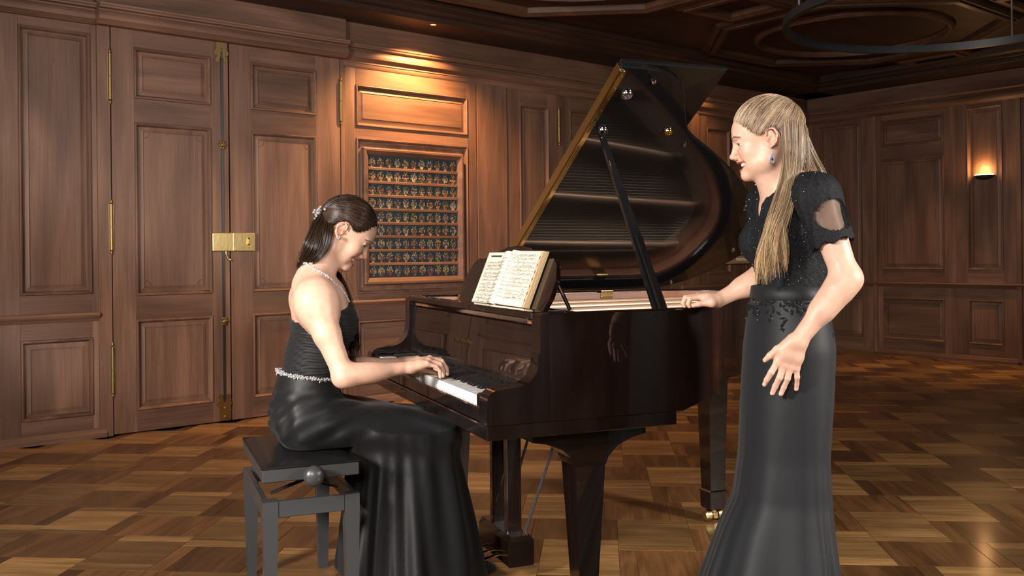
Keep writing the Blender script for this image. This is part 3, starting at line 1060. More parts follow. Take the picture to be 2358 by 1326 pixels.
cup('prop_cup', .640, 1.163, .020, M_CHROME)
cup('prop_cup', .648, 1.359, .023, M_CHROME)
cup('prop_cup', .906, 1.176, .018, M_BRASS_POL)
for a_, w_ in ((.72, 1.43), (1.018, 1.103), (1.55, .68), (1.69, .34), (1.50, .05)):
    MB().lathe([(.0095, 0), (.0095, -.006), (.006, -.010), (.001, -.0105)], 14).build('lid_bumper', M_CHROME, lid, (a_, -w_, 0), smooth=40)
# bass-side lid hinges
for a_ in (.42, 1.13):
    h = MB().box(a_ - .03, a_ + .03, 1.3995, 1.405, .915, .975, .001)
    h.tube([(a_ - .03, 1.404, .979), (a_ + .03, 1.404, .979)], .007, 10)
    h.sphere((a_ - .02, 1.399, .935), .004, 8, 4)
    h.sphere((a_ + .02, 1.399, .935), .004, 8, 4)
    h.build('rim_hinge', M_BRASS_POL, piano, smooth=40)
# lid prop
p_lo, p_hi = Vector((.615, .044, .948)), Vector((.638, PWID - 1.155 * math.cos(LID_A), .986 + 1.155 * math.sin(LID_A) - .010))
dv = (p_hi - p_lo).normalized()
side = Vector((1, 0, 0))
side = (side - dv * side.dot(dv)).normalized()
thk = dv.cross(side)


def stick(name, t0, t1, w0, w1, off, th, mat=M_EBONY):
    m = MB()
    L = (p_hi - p_lo).length
    r_ = []
    for t, w in ((t0, w0), (t1, w1)):
        c = p_lo + dv * (t * L) + thk * off
        e = w * .12
        r_.append([tuple(c + side * x + thk * y) for x, y in ((-w / 2 + e, -th / 2), (w / 2 - e, -th / 2), (w / 2, -th / 2 + .003), (w / 2, th / 2 - .003), (w / 2 - e, th / 2), (-w / 2 + e, th / 2), (-w / 2, th / 2 - .003), (-w / 2, -th / 2 + .003))])
    m.rings(r_)
    return m.build(name, mat, piano)


prop = stick('lid_prop', 0.0, 1.0, .052, .020, 0, .018)
stick('short_prop', .01, .40, .030, .026, -.016, .010)
MB().box(.575, .66, .050, .068, .935, .965, .003).build('prop_bracket', M_INNER, piano)

# legs
CASTER_Z = .085


def leg(name, a, b, top, w0, w1, flare):
    root = empty('leg', (a, b, 0), 0, piano)
    m = MB()
    prof = [(w1 * 1.08, .058), (w1 * 1.10, .122), (w1, .134), (w0, top)]
    m.rings([[(-w / 2, -w / 2, z), (w / 2, -w / 2, z), (w / 2, w / 2, z), (-w / 2, w / 2, z)] for w, z in [(w1 * .98, .054)] + prof])
    m.build('leg_post', M_PIANO, root)
    m = MB()
    m.rings([[(-w / 2, -w / 2, z), (w / 2, -w / 2, z), (w / 2, w / 2, z), (-w / 2, w / 2, z)] for w, z in ((w1 * 1.08, .122), (w1 * 1.20, .125), (w1 * 1.20, .131), (w1 * 1.02, .136))])
    m.build('leg_collar', M_PIANO, root)
    if flare:
        m = MB()
        t1 = .6165
        pr = [(-.195, t1), (-.195, t1 - .030), (-.150, t1 - .038), (-.095, t1 - .060), (-.062, t1 - .092), (-w0 / 2, t1 - .115), (w0 / 2, t1 - .115), (.062, t1 - .092), (.095, t1 - .060), (.150, t1 - .038), (.195, t1 - .030), (.195, t1)]
        m.prism(pr, -w0 / 2 - .001, w0 / 2 + .001, 'xz')
        m.build('leg_bracket', M_PIANO, root, smooth=25)
    m = MB().lathe([(.015, .012), (.015, .050), (.020, .051), (.020, .056)], 16)
    m.box(-.012, .012, -.02, .012, .010, .040, .003)
    m.build('caster_fork', M_BRASS, root, smooth=40)
    for s_ in (-1, 1):
        W = Matrix.Translation((s_ * .033, -.004, .0265)) @ Matrix.Rotation(math.pi / 2, 4, 'Y')
        MB().lathe([(.006, -.018), (.018, -.017), (.026, -.009), (.026, .009), (.018, .017), (.006, .018)], 18, M=W).build('caster_wheel', M_BRASS, root, smooth=35)
    return root


leg('treble', .365, .118, .53, .105, .066, True)
leg('bass', .365, PWID - .118, .53, .105, .066, True)
leg('tail', 1.375, .905, .6895, .098, .072, False)
MB().box(1.27, 1.48, .80, 1.01, .668, .6895, .004).build('leg_plate', M_PIANO, piano)
for b0, b1 in ((.25, .33), (.70, .78), (1.15, 1.23)):
    MB().box(.60, 1.42 if b0 > .6 else .80, b0, b1, .690, .828, .004).build('beam', M_INNER, piano)

# pedal lyre
ly = empty('pedal_lyre', (.325, .69, 0), 0, piano)
MB().box(-.055, .055, -.15, .15, .585, .6165, .003).build('lyre_top', M_PIANO, ly)
for b in (-.075, .070):
    MB().box(-.028, .028, b - .016, b + .016, .155, .586, .003).build('lyre_post', M_PIANO, ly)
bx = MB()
bx.rings([[(x0, -.15, z), (x1, -.15, z), (x1, .15, z), (x0, .15, z)] for x0, x1, z in ((-.045, .045, .050), (-.050, .050, .056), (-.050, .050, .138), (-.036, .036, .158))])
bx.build('pedal_box', M_PIANO, ly)
for b in (-.06, 0, .06):
    MB().tube([(-.02, b, .078), (-.075, b, .070), (-.105, b, .062), (-.135, b, .052), (-.16, b, .048)], [.008, .009, .012, .017, .008], 10, flat=.55).build('pedal', M_BRASS_POL, ly, smooth=50)
for b in (-.05, .045):
    MB().tube([(.040, b, .15), (.040, b, .60)], .0045, 8).build('pedal_rod', M_BRASS_POL, ly)
for b in (-.10, .09):
    MB().tube([(.035, b, .150), (.20, b * 1.3, .617)], .0055, 8).build('lyre_brace', M_STEEL, ly)
# ------------------------------------------------------------------ bench (in piano coordinates a -.575..-.27, b .455..1.0)
bench = empty('piano_bench', piano_pt(-.4225, .7275, 0), PTH)
tag(bench, 'black adjustable bench with padded leather seat under the pianist', 'bench')
M_BENCH = plain('black_lacquered_wood', (0.036, 0.038, 0.040), 0.40, coat=0.3, coat_rough=0.22)
M_LEATHER = plain('black_leather', (0.009, 0.0085, 0.0085), 0.30, bump=(260, 0.12))
HX, HY = .1525, .2725
box_ = MB().box(-HX, HX, -HY, HY, .452, .494, .003).build('seat_box', M_BENCH, bench)
nx, ny = 14, 22
cu = MB()
V, Fc = [], []
for i in range(nx + 1):
    for j in range(ny + 1):
        u, v = -1 + 2 * i / nx, -1 + 2 * j / ny
        z = .4965 + .019 * (1 - abs(u) ** 3.2) ** .55 * (1 - abs(v) ** 4) ** .55
        V.append((u * (HX - .001), v * (HY - .001), z))
for i in range(nx):
    for j in range(ny):
        k = i * (ny + 1) + j
        Fc.append((k, k + 1, k + ny + 2, k + ny + 1))
cu.add(V, Fc)
cu.box(-HX + .001, HX - .001, -HY + .001, HY - .001, .4942, .4966)
cush = cu.build('cushion', M_LEATHER, bench, smooth=50)
MB().tube([(-HX, -HY, .4965), (HX, -HY, .4965), (HX, HY, .4965), (-HX, HY, .4965), (-HX, -HY, .4965)], .0032, 8).build('piping', M_LEATHER, cush, smooth=60)
for sx in (-1, 1):
    for sy in (-1, 1):
        m = MB()
        cx, cy = sx * (HX - .024), sy * (HY - .024)
        m.rings([[(cx + dx * w, cy + dy * w, z) for dx, dy in ((-1, -1), (1, -1), (1, 1), (-1, 1))] for w, z in ((.016, 0), (.024, .34), (.024, .392))])
        m.build('leg', M_BENCH, bench)
for s_ in (-1, 1):
    MB().box(-HX + .048, HX - .048, s_ * (HY - .002), s_ * (HY - .022), .340, .391, .002).build('rail', M_BENCH, bench)
    MB().box(s_ * (HX - .002), s_ * (HX - .022), -HY + .048, HY - .048, .340, .391, .002).build('rail', M_BENCH, bench)
    W = Matrix.Translation((0, s_ * HY, .470)) @ Matrix.Rotation(-s_ * math.pi / 2, 4, 'X')
    MB().lathe([(.012, 0), (.012, .010), (.020, .013), (.029, .022), (.033, .034), (.032, .046), (.026, .056), (.014, .062), (.002, .064)], 28, M=W).build('knob', M_BENCH, bench, smooth=45)
    for t_ in (-1, 1):
        m = MB()
        m.box(-.115, .115, -.010, .010, -.0035, .0035, .001, M=Matrix.Translation((0, s_ * .13, .421)) @ Matrix.Rotation(t_ * .31, 4, 'Y'))
        m.build('scissor_arm', M_STEEL, bench)

# ------------------------------------------------------------------ open music book on the desk (frame of the desk: x normal, y along, z up)
M_PAPER = plain('cream_paper', (0.72, 0.66, 0.54), 0.75)
M_PAPER_EDGE = plain('yellowed_page_edges', (0.50, 0.36, 0.19), 0.8)
M_COVER = plain('worn_book_cover', (0.16, 0.12, 0.08), 0.7)
M_INK = plain('printers_ink', (0.035, 0.030, 0.028), 0.8)
MDW = Matrix.Translation((PX, PY, 0)) @ Matrix.Rotation(PTH, 4, 'Z') @ MD
book = empty('music_book', (0, 0, 0))
book.matrix_world = MDW @ Matrix.Translation((-.003, .664, .004))
tag(book, 'thick open book of printed piano music on the desk', 'book')
PH, PWD = .207, .272


def page_x(u, side):
    """height of the page surface over the desk (u: 0 at the spine, 1 at the edge)"""
    if side < 0:
        return -(.026 - .007 * u + .010 * math.exp(-((u - .10) / .10) ** 2) - .020 * math.exp(-(u / .05) ** 2))
    return -(.011 + .001 * u + .016 * math.exp(-((u - .16) / .16) ** 2) - .012 * math.exp(-(u / .05) ** 2))


N = 24
for side in (-1, 1):
    top = [(page_x(k / N, side), side * PWD * k / N) for k in range(N + 1)]
    m = MB()
    m.rings([[(x, y, z) for x, y in top + [(-.002, side * PWD), (-.002, 0)]] for z in (0, PH)])
    m.build('page_block', M_PAPER_EDGE, book, smooth=30)
    m = MB()
    m.rings([[(x - d_, y, z) for x, y in top for d_ in (.0012,)] for z in (.001, PH - .001 if side > 0 else PH - .003)], close_ring=False, cap0=False, cap1=False)
    pg = m.build('page', M_PAPER, book, smooth=60)
    ink = MB()
    rs = random.Random(5 + side)

    def quad(y0, y1, z0, z1, lift=.0017):
        n_ = max(1, int((y1 - y0) / .012))
        for q in range(n_):
            a0, a1 = y0 + (y1 - y0) * q / n_, y0 + (y1 - y0) * (q + 1) / n_
            ink.add([(page_x(a0, side) - lift, side * PWD * a0, z0), (page_x(a1, side) - lift, side * PWD * a1, z0), (page_x(a1, side) - lift, side * PWD * a1, z1), (page_x(a0, side) - lift, side * PWD * a0, z1)], [(0, 1, 2, 3)])

    lo_u, hi_u = .10, .90
    systems = 4 if side > 0 else 5
    z = PH - (.040 if side > 0 else .016)
    if side > 0: quad(.45, .86, PH - .020, PH - .013)
    if side > 0: quad(.10, .34, PH - .030, PH - .0285)
    while z > .022:
        for st_ in range(3):
            for ln in range(5):
                quad(lo_u, hi_u, z - ln * .0014 - .00022, z - ln * .0014)
            u = lo_u + .03
            while u < hi_u - .01:
                zz = z + rs.uniform(-.006, .001)
                quad(u, u + .007, zz - .0011, zz + .0006)
                if rs.random() < .8: quad(u + .0055, u + .0070, zz, zz + .005)
                if rs.random() < .25 and u < hi_u - .09:
                    quad(u + .0055, u + .060, zz + .0045, zz + .0056)
                if rs.random() < .12: quad(u, u + .0025, z - .0056, z)
                u += rs.uniform(.016, .034)
            z -= .0135
        z -= .004
    for q in range(7):
        if side < 0: quad(.945, .965, .02 + q * .026, .03 + q * .026)
    tag(ink.build('printed_notation', M_INK, pg), kind='stuff')
MB().box(-.0022, .0, -PWD - .003, PWD + .003, -.001, PH + .002).build('cover', M_COVER, book)
m = MB()
for k in range(5):
    m.box(-.004 - .0042 * k, -.0016 - .0042 * k, -PWD - .0035 + .0012 * k, -PWD + .02, 0.001, PH + .003 - .001 * k)
m.build('loose_sheets', M_PAPER_EDGE, book)
# ------------------------------------------------------------------ organic forms: blended distance fields meshed with surface nets
class Body:
    def __init__(s):
        s.p = []

    def _push(s, kind, data, c, r, k, op):
        s.p.append((kind, data, np.array(c, float), float(r), float(k), op))

    def rc(s, a, b, r1, r2=None, k=.02, op='u'):
        a, b = np.array(a, np.float32), np.array(b, np.float32)
        r2 = r1 if r2 is None else r2
        s._push('rc', (a, b, r1, r2), (a + b) / 2, np.linalg.norm(b - a) / 2 + max(r1, r2), k, op)

    def chain(s, pts, rad, k=.02, op='u'):
        for i in range(len(pts) - 1):
            s.rc(pts[i], pts[i + 1], rad[i], rad[i + 1], k if i == 0 else .004, op)

    def el(s, c, r, R=None, k=.02, op='u'):
        r = np.array(r if hasattr(r, '__len__') else (r, r, r), float)
        s._push('el', (np.array(c, np.float32), r.astype(np.float32), (np.eye(3) if R is None else np.array(R)).astype(np.float32)), c, r.max(), k, op)

    def fn(s, f, c, r, k=.02, op='u'):
        s._push('fn', f, c, r, k, op)

    def at(s, M):
        """a helper that adds shapes given in a local frame (3x3 rotation * scale, origin)"""
        return _Local(s, M)

    def eval(s, P, sel=None):
        P = np.asarray(P, np.float32)
        d = np.full(len(P), 1.0, np.float32)
        for i, (kind, data, c, r, k, op) in enumerate(s.p):
            if sel is not None and not sel[i]: continue
            if kind == 'rc':
                a, b, r1, r2 = data
                ba = b - a
                L = ba @ ba
                t = np.clip(((P - a) @ ba) / L, 0, 1) if L > 1e-12 else np.zeros(len(P))
                q = P - a - t[:, None] * ba
                e = np.sqrt((q * q).sum(1)) - (r1 + (r2 - r1) * t)
            elif kind == 'el':
                cc, rr, R = data
                q = (P - cc) @ R
                k0 = np.sqrt(((q / rr) ** 2).sum(1))
                k1 = np.sqrt(((q / rr ** 2) ** 2).sum(1)) + 1e-9
                e = k0 * (k0 - 1) / k1
            else:
                e = data(P)
            if op == 'u':
                h = np.maximum(k - np.abs(d - e), 0) / max(k, 1e-6)
                d = np.minimum(d, e) - h * h * k * .25
            elif op == 's':
                h = np.maximum(k - np.abs(d + e), 0) / max(k, 1e-6)
                d = np.maximum(d, -e) + h * h * k * .25
            elif op == 'i':
                h = np.maximum(k - np.abs(d - e), 0) / max(k, 1e-6)
                d = np.maximum(d, e) + h * h * k * .25
        return d

    def mesh(s, h, lo, hi, post=None, cs=14):
        lo, hi = np.array(lo, float), np.array(hi, float)
        n = np.ceil((hi - lo) / h / cs).astype(int) * cs + 1
        vol = np.full(n, 1.0, np.float32)
        C = np.array([p[2] for p in s.p])
        Rr = np.array([p[3] + p[4] for p in s.p])
        always = np.array([p[5] == 'i' for p in s.p])
        ax = [np.arange(cs + 1) * h] * 3
        base = np.stack(np.meshgrid(*ax, indexing='ij'), -1).reshape(-1, 3)
        half = cs * h * .5
        diag = half * math.sqrt(3)
        for i in range(0, n[0] - 1, cs):
            for j in range(0, n[1] - 1, cs):
                for k in range(0, n[2] - 1, cs):
                    o = lo + np.array([i, j, k]) * h
                    ctr = o + half
                    sel = (np.linalg.norm(C - ctr, axis=1) < Rr + diag + .012) | always
                    if not (sel & ~always).any(): continue
                    dc = s.eval(ctr[None], sel)[0]
                    if post is not None: dc = post(ctr[None], np.array([dc]))[0]
                    if abs(dc) > diag * 1.25 + .008:
                        if dc < 0: vol[i:i + cs + 1, j:j + cs + 1, k:k + cs + 1] = -1
                        continue
                    P = base + o
                    d = s.eval(P, sel)
                    if post is not None: d = post(P, d)
                    vol[i:i + cs + 1, j:j + cs + 1, k:k + cs + 1] = d.reshape(cs + 1, cs + 1, cs + 1)
        return surface_nets(vol, lo, h)


class _Local:
    def __init__(s, body, M):
        s.b, s.M = body, np.array(M, float)
        s.S = np.cbrt(abs(np.linalg.det(s.M[:3, :3])))
        s.R = s.M[:3, :3] / s.S

    def P(s, p):
        return s.M[:3, :3] @ np.array(p, float) + s.M[:3, 3]

    def rc(s, a, b, r1, r2=None, k=.02, op='u'):
        s.b.rc(s.P(a), s.P(b), r1 * s.S, None if r2 is None else r2 * s.S, k, op)

    def el(s, c, r, R=None, k=.02, op='u'):
        r = np.array(r if hasattr(r, '__len__') else (r, r, r), float) * s.S
        s.b.el(s.P(c), r, s.R if R is None else s.R @ np.array(R), k, op)


def rotm(axis, deg):
    return np.array(Matrix.Rotation(math.radians(deg), 3, axis))


def surface_nets(vol, lo, h):
    ins = vol < 0
    nx, ny, nz = vol.shape
    cnt = np.zeros((nx - 1, ny - 1, nz - 1), np.int8)
    for a in (0, 1):
        for b in (0, 1):
            for c in (0, 1):
                cnt += ins[a:nx - 1 + a, b:ny - 1 + b, c:nz - 1 + c]
    cell = np.argwhere((cnt > 0) & (cnt < 8))
    if len(cell) == 0: return np.zeros((0, 3)), np.zeros((0, 4), int)
    idx = np.full(cnt.shape, -1, np.int32)
    idx[tuple(cell.T)] = np.arange(len(cell))
    acc = np.zeros((len(cell), 3))
    num = np.zeros(len(cell))
    corners = [(a, b, c) for a in (0, 1) for b in (0, 1) for c in (0, 1)]
    val = {c: vol[cell[:, 0] + c[0], cell[:, 1] + c[1], cell[:, 2] + c[2]].astype(float) for c in corners}
    for c in corners:
        for axis in range(3):
            if c[axis]: continue
            e = list(c)
            e[axis] = 1
            e = tuple(e)
            v0, v1 = val[c], val[e]
            m = (v0 < 0) != (v1 < 0)
            t = v0[m] / (v0[m] - v1[m])
            p = np.tile(np.array(c, float), (m.sum(), 1))
            p[:, axis] += t
            acc[m] += p
            num[m] += 1
    V = lo + (cell + acc / num[:, None]) * h
    Fs = []
    for axis in range(3):
        u, w = [(1, 2), (2, 0), (0, 1)][axis]
        sl0 = [slice(None)] * 3
        sl1 = [slice(None)] * 3
        sl0[axis] = slice(0, vol.shape[axis] - 1)
        sl1[axis] = slice(1, vol.shape[axis])
        a, b = ins[tuple(sl0)], ins[tuple(sl1)]
        e = np.argwhere(a != b)
        ok = (e[:, u] > 0) & (e[:, w] > 0) & (e[:, u] < vol.shape[u] - 1) & (e[:, w] < vol.shape[w] - 1)
        e = e[ok]
        q = []
        for du, dw in ((1, 1), (0, 1), (0, 0), (1, 0)):
            p = e.copy()
            p[:, u] -= du
            p[:, w] -= dw
            q.append(idx[tuple(p.T)])
        q = np.stack(q, 1)
        flip = ~a[tuple(e.T)]
        q[flip] = q[flip][:, ::-1]
        Fs.append(q)
    return V, np.vstack(Fs)


def np_mesh(name, V, Fq, smooth=True):
    me = bpy.data.meshes.new(name)
    me.vertices.add(len(V))
    me.vertices.foreach_set('co', np.asarray(V, np.float32).ravel())
    k = Fq.shape[1]
    me.loops.add(len(Fq) * k)
    me.loops.foreach_set('vertex_index', np.asarray(Fq, np.int32).ravel())
    me.polygons.add(len(Fq))
    me.polygons.foreach_set('loop_start', np.arange(0, len(Fq) * k, k, dtype=np.int32))
    me.polygons.foreach_set('loop_total', np.full(len(Fq), k, np.int32))
    me.update(calc_edges=True)
    if smooth: me.polygons.foreach_set('use_smooth', np.ones(len(Fq), bool))
    me.validate()
    return me


def relax(V, Fq, it=1, lam=.5):
    """a light Laplacian smoothing of the mesh"""
    E = np.vstack([Fq[:, [0, 1]], Fq[:, [1, 2]], Fq[:, [2, 3]], Fq[:, [3, 0]]])
    for _ in range(it):
        acc = np.zeros_like(V)
        cnt = np.bincount(E.ravel(), minlength=len(V)).astype(float)
        for a, b in ((0, 1), (1, 0)):
            for ax in range(3):
                acc[:, ax] += np.bincount(E[:, a], weights=V[E[:, b], ax], minlength=len(V))
        V = V + lam * (acc / np.maximum(cnt, 1)[:, None] - V)
    return V


def add_attr(me, name, arr):
    a = me.attributes.new(name, 'FLOAT', 'POINT')
    a.data.foreach_set('value', np.asarray(arr, np.float32))


def soft(x, a, b):
    t = np.clip((x - a) / (b - a), 0, 1)
    return t * t * (3 - 2 * t)
# ------------------------------------------------------------------ people: shared pieces
def skin_material(name, base, lipcol):
    m, nt, p = new_mat(name)
    L = nt.links.new

    def at(n):
        return nd(nt, 'ShaderNodeAttribute', attribute_name=n).outputs['Fac']
    tc = nd(nt, 'ShaderNodeTexCoord')
    n = nd(nt, 'ShaderNodeTexNoise', i_Scale=38.0, i_Detail=4.0)
    L(tc.outputs['Object'], n.inputs['Vector'])
    r = ramp(nt, [(.3, tuple(c * .90 for c in base)), (.7, tuple(min(1, c * 1.06) for c in base))], n.outputs['Fac'])
    c = mixc(nt, at('blush'), r.outputs[0], (base[0] * .98, base[1] * .68, base[2] * .60))
    c = mixc(nt, at('lip'), c, lipcol)
    c = mixc(nt, at('brow'), c, (.075, .045, .030))
    c = mixc(nt, at('dark'), c, (.045, .018, .014))
    c = mixc(nt, at('nail'), c, (.72, .45, .38))
    L(c, p.inputs['Base Color'])
    p.inputs['Roughness'].default_value = .46
    p.inputs['Subsurface Weight'].default_value = .12
    p.inputs['Subsurface Radius'].default_value = (.010, .0035, .0018)
    p.inputs['Subsurface Scale'].default_value = 1.0
    p.inputs['Specular IOR Level'].default_value = .42
    n2 = nd(nt, 'ShaderNodeTexNoise', i_Scale=420.0, i_Detail=2.0)
    L(tc.outputs['Object'], n2.inputs['Vector'])
    b = nd(nt, 'ShaderNodeBump', i_Strength=.06, i_Distance=.001)
    L(n2.outputs['Fac'], b.inputs['Height'])
    L(b.outputs['Normal'], p.inputs['Normal'])
    return m


def hair_material(name, stops, rough=.34, ombre=None, spec=.35):
    m, nt, p = new_mat(name)
    g = nd(nt, 'ShaderNodeNewGeometry')
    tc = nd(nt, 'ShaderNodeTexCoord')
    n = nd(nt, 'ShaderNodeTexNoise', i_Scale=14.0, i_Detail=2.0)
    nt.links.new(tc.outputs['Object'], n.inputs['Vector'])
    mx = nd(nt, 'ShaderNodeMath', operation='MULTIPLY_ADD', i_1=.55)
    nt.links.new(n.outputs['Fac'], mx.inputs[0])
    sc = nd(nt, 'ShaderNodeMath', operation='MULTIPLY', i_1=.45)
    nt.links.new(g.outputs['Random Per Island'], sc.inputs[0])
    nt.links.new(sc.outputs[0], mx.inputs[2])
    r = ramp(nt, stops, mx.outputs[0])
    c = r.outputs[0]
    if ombre:
        sp = nd(nt, 'ShaderNodeSeparateXYZ')
        nt.links.new(tc.outputs['Object'], sp.inputs[0])
        mr = nd(nt, 'ShaderNodeMapRange', i_From_Min=ombre[0], i_From_Max=ombre[1])
        nt.links.new(sp.outputs['Z'], mr.inputs[0])
        c = mixc(nt, mr.outputs[0], c, ombre[2], 'SOFT_LIGHT')
    nt.links.new(c, p.inputs['Base Color'])
    p.inputs['Roughness'].default_value = rough
    p.inputs['Specular IOR Level'].default_value = spec
    return m


UPLIP = [(.0800, .0330, -.0465), (.0880, .0230, -.0450), (.0985, .0120, -.0440), (.1035, 0, -.0430)]
LOWLIP = [(.0800, .0330, -.0475), (.0865, .0235, -.0610), (.0955, .0125, -.0680), (.0995, 0, -.0690)]


def add_head(L, smile=1.0):
    """head in its own frame: x to the front, y to the left, z up, origin between the ears"""
    L.el((-.006, 0, .034), (.090, .072, .084), k=.03)
    L.el((.038, 0, .042), (.064, .060, .062), k=.03)
    L.el((.046, 0, -.012), (.050, .053, .056), k=.025)
    for s in (-1, 1):
        L.rc((.006, s * .047, -.034), (.020, s * .044, -.060), .020, .018, k=.03)
        L.rc((.020, s * .044, -.060), (.078, s * .013, -.084), .018, .017, k=.02)
    L.el((.087, 0, -.087), (.0145, .018, .0145), k=.016)
    L.el((.079, 0, -.052), (.0215, .028, .026), k=.014)
    for s in (-1, 1):
        L.el((.069, s * .035, -.020), (.023, .019, .020), k=.018)
        L.el((.057, s * .034, -.050), (.025, .017, .030), k=.02)
        L.el((.084, s * .020, .031), (.017, .024, .009), k=.014)
        L.el((.101, s * .0335, .008), (.0165, .017, .0105), k=.012, op='s')
    L.rc((.0955, 0, .016), (.1135, 0, -.019), .0062, .0075, k=.012)
    L.el((.1150, 0, -.0225), (.0092, .0088, .0082), k=.006)
    for s in (-1, 1):
        L.el((.1035, s * .0112, -.0280), (.0095, .0062, .0074), k=.006)
    L.rc((.1075, 0, -.030), (.1000, 0, -.0365), .0050, .0050, k=.006)
    for s in (-1, 1):
        L.el((.1060, s * .0060, -.0335), (.0042, .0026, .0026), k=.002, op='s')
        # lids and the narrow opening of a laughing eye
        L.el((.0795, s * .0310, .0095), (.0138, .0148, .0128), k=.004)
        L.rc((.0935, s * .022, .0155), (.0885, s * .043, .0150), .0032, .0026, k=.004)
        L.rc((.0955, s * .0215, .0080), (.0855, s * .0445, .0075), .0032, .0024, k=.0015, op='s')
    # mouth: an open smile, corners drawn back
    L.el((.0915, 0, -.0550), (.0210, .0350, .0100), k=.003, op='s')
    for s in (-1, 1):
        f = lambda p: (p[0], s * p[1], p[2])
        for pts, rad in ((UPLIP, (.0018, .0024, .0028, .0031)), (LOWLIP, (.0018, .0028, .0036, .0040))):
            for q in range(3):
                L.rc(f(pts[q]), f(pts[q + 1]), rad[q], rad[q + 1], k=.003)
        L.rc((.0990, s * .0170, -.0290), (.0800, s * .0380, -.0500), .0020, .0020, k=.009, op='s')
        # ear
        E = rotm('Y', 14)
        L.el((-.006, s * .0735, .000), (.0155, .0060, .0275), R=rotm('Z', -s * 18) @ E, k=.006)
        hel = [(.008, .010), (.006, .022), (-.004, .0285), (-.015, .026), (-.0215, .014), (-.021, .000), (-.015, -.012), (-.006, -.021), (.003, -.026), (.006, -.020)]
        for q in range(len(hel) - 1):
            a_, b_ = hel[q], hel[q + 1]
            yy = lambda x: s * (.0790 + max(0, -x) * .34)
            r_ = .0030 if q < 6 else .0045
            L.rc((a_[0], yy(a_[0]), a_[1]), (b_[0], yy(b_[0]), b_[1]), r_, r_, k=.002)
        L.el((-.002, s * .0830, .002), (.0075, .0060, .0120), R=rotm('Y', 14), k=.003, op='s')
        L.el((-.007, s * .0850, .017), (.0080, .0040, .0055), R=rotm('Y', 14), k=.003, op='s')
        L.el((.0055, s * .0760, -.004), (.0035, .0035, .0050), k=.003)


def seg_dist(P, pts):
    d = np.full(len(P), 9.0)
    for a, b in zip(pts[:-1], pts[1:]):
        a, b = np.array(a), np.array(b)
        ba = b - a
        t = np.clip(((P - a) @ ba) / (ba @ ba), 0, 1)
        d = np.minimum(d, np.linalg.norm(P - a - t[:, None] * ba, axis=1))
    return d


def face_attrs(me, V, M, nails=()):
    Mi = np.linalg.inv(M)
    Q = V @ Mi[:3, :3].T + Mi[:3, 3]
    A = np.abs(Q[:, 1])
    QA = np.stack([Q[:, 0], A, Q[:, 2]], 1)
    near = np.linalg.norm(Q, axis=1) < .19
    up = seg_dist(QA, UPLIP)
    lw = seg_dist(QA, LOWLIP)
    lip = np.maximum(1 - soft(up, .0034, .0046), 1 - soft(lw, .0044, .0056)) * near
    QB = QA * (0, 1, 1)
    brow = (1 - soft(seg_dist(QB, [(0, .011, .0235), (0, .020, .0290), (0, .032, .0340), (0, .042, .0320), (0, .049, .0270)]), .0016, .0036)) * near * (Q[:, 0] > .05) * .9
    lash = (1 - soft(seg_dist(QA, [(.0960, .0205, .0100), (.0935, .033, .0115), (.0860, .0450, .0080)]), .0012, .0026)) * near
    inner = (1 - soft(np.linalg.norm((QA - (.0890, 0, -.0550)) / (.0130, .0255, .0085), axis=1), .8, 1.0)) * near
    nos = (1 - soft(np.linalg.norm(QA - (.1055, .0060, -.0345), axis=1), .0026, .0042)) * near
    ear = (1 - soft(np.linalg.norm(QA - (-.001, .079, .000), axis=1), .003, .012)) * near * .35
    cheek = (1 - soft(np.linalg.norm(QA - (.082, .040, -.022), axis=1), .010, .034)) * near * .45
    earb = (1 - soft(np.linalg.norm(QA - (-.008, .080, .000), axis=1), .022, .040)) * near * .5
    tip = (1 - soft(np.linalg.norm(QA - (.120, 0, -.024), axis=1), .006, .018)) * near * .35
    blush = np.clip(cheek + earb + tip, 0, 1)
    nail = np.zeros(len(V))
    for c, r in nails:
        nail = np.maximum(nail, 1 - soft(np.linalg.norm(V - np.array(c), axis=1), r * .75, r))
    add_attr(me, 'lip', lip * (1 - inner))
    add_attr(me, 'brow', brow)
    add_attr(me, 'dark', np.clip(lash * .95 + inner + nos + ear, 0, 1))
    add_attr(me, 'blush', blush)
    add_attr(me, 'nail', nail)


def add_hand(B, wrist, fingers, thumb, fore, scale=1.0):
    """fingers: index..little, four joints each; the palm is blended from the metacarpals"""
    w = np.array(wrist, float)
    back = (w - np.array(fore)) / np.linalg.norm(w - np.array(fore))
    mcp = [np.array(f[0], float) for f in fingers]
    side = (mcp[3] - mcp[0]) / np.linalg.norm(mcp[3] - mcp[0])
    for i, f in enumerate(fingers):
        st = w + side * (-.012 + .008 * i) + back * .006
        B.rc(st, f[0], .0165 * scale, .0108 * scale, k=.014)
    mid = (mcp[0] + mcp[3]) / 2 * .62 + w * .38
    B.rc(mid - side * .016, mid + side * .016, .0145 * scale, .0145 * scale, k=.016)
    for i, f in enumerate(fingers):
        r = [.0096, .0086, .0078, .0066] if i < 3 else [.0086, .0075, .0067, .0058]
        f = [np.array(q, float) for q in f]
        B.rc(f[0], f[1], r[0] * scale, r[1] * scale, k=.007)
        B.rc(f[1], f[2], r[1] * scale, r[2] * scale, k=.003)
        B.rc(f[2], f[3], r[2] * scale, r[3] * scale, k=.003)
    t = [np.array(q, float) for q in thumb]
    B.rc(w + back * .012 - side * .008, t[0], .0165 * scale, .0150 * scale, k=.012)
    B.rc(t[0], t[1], .0148 * scale, .0115 * scale, k=.010)
    B.rc(t[1], t[2], .0110 * scale, .0095 * scale, k=.004)
    B.rc(t[2], t[3], .0095 * scale, .0070 * scale, k=.004)


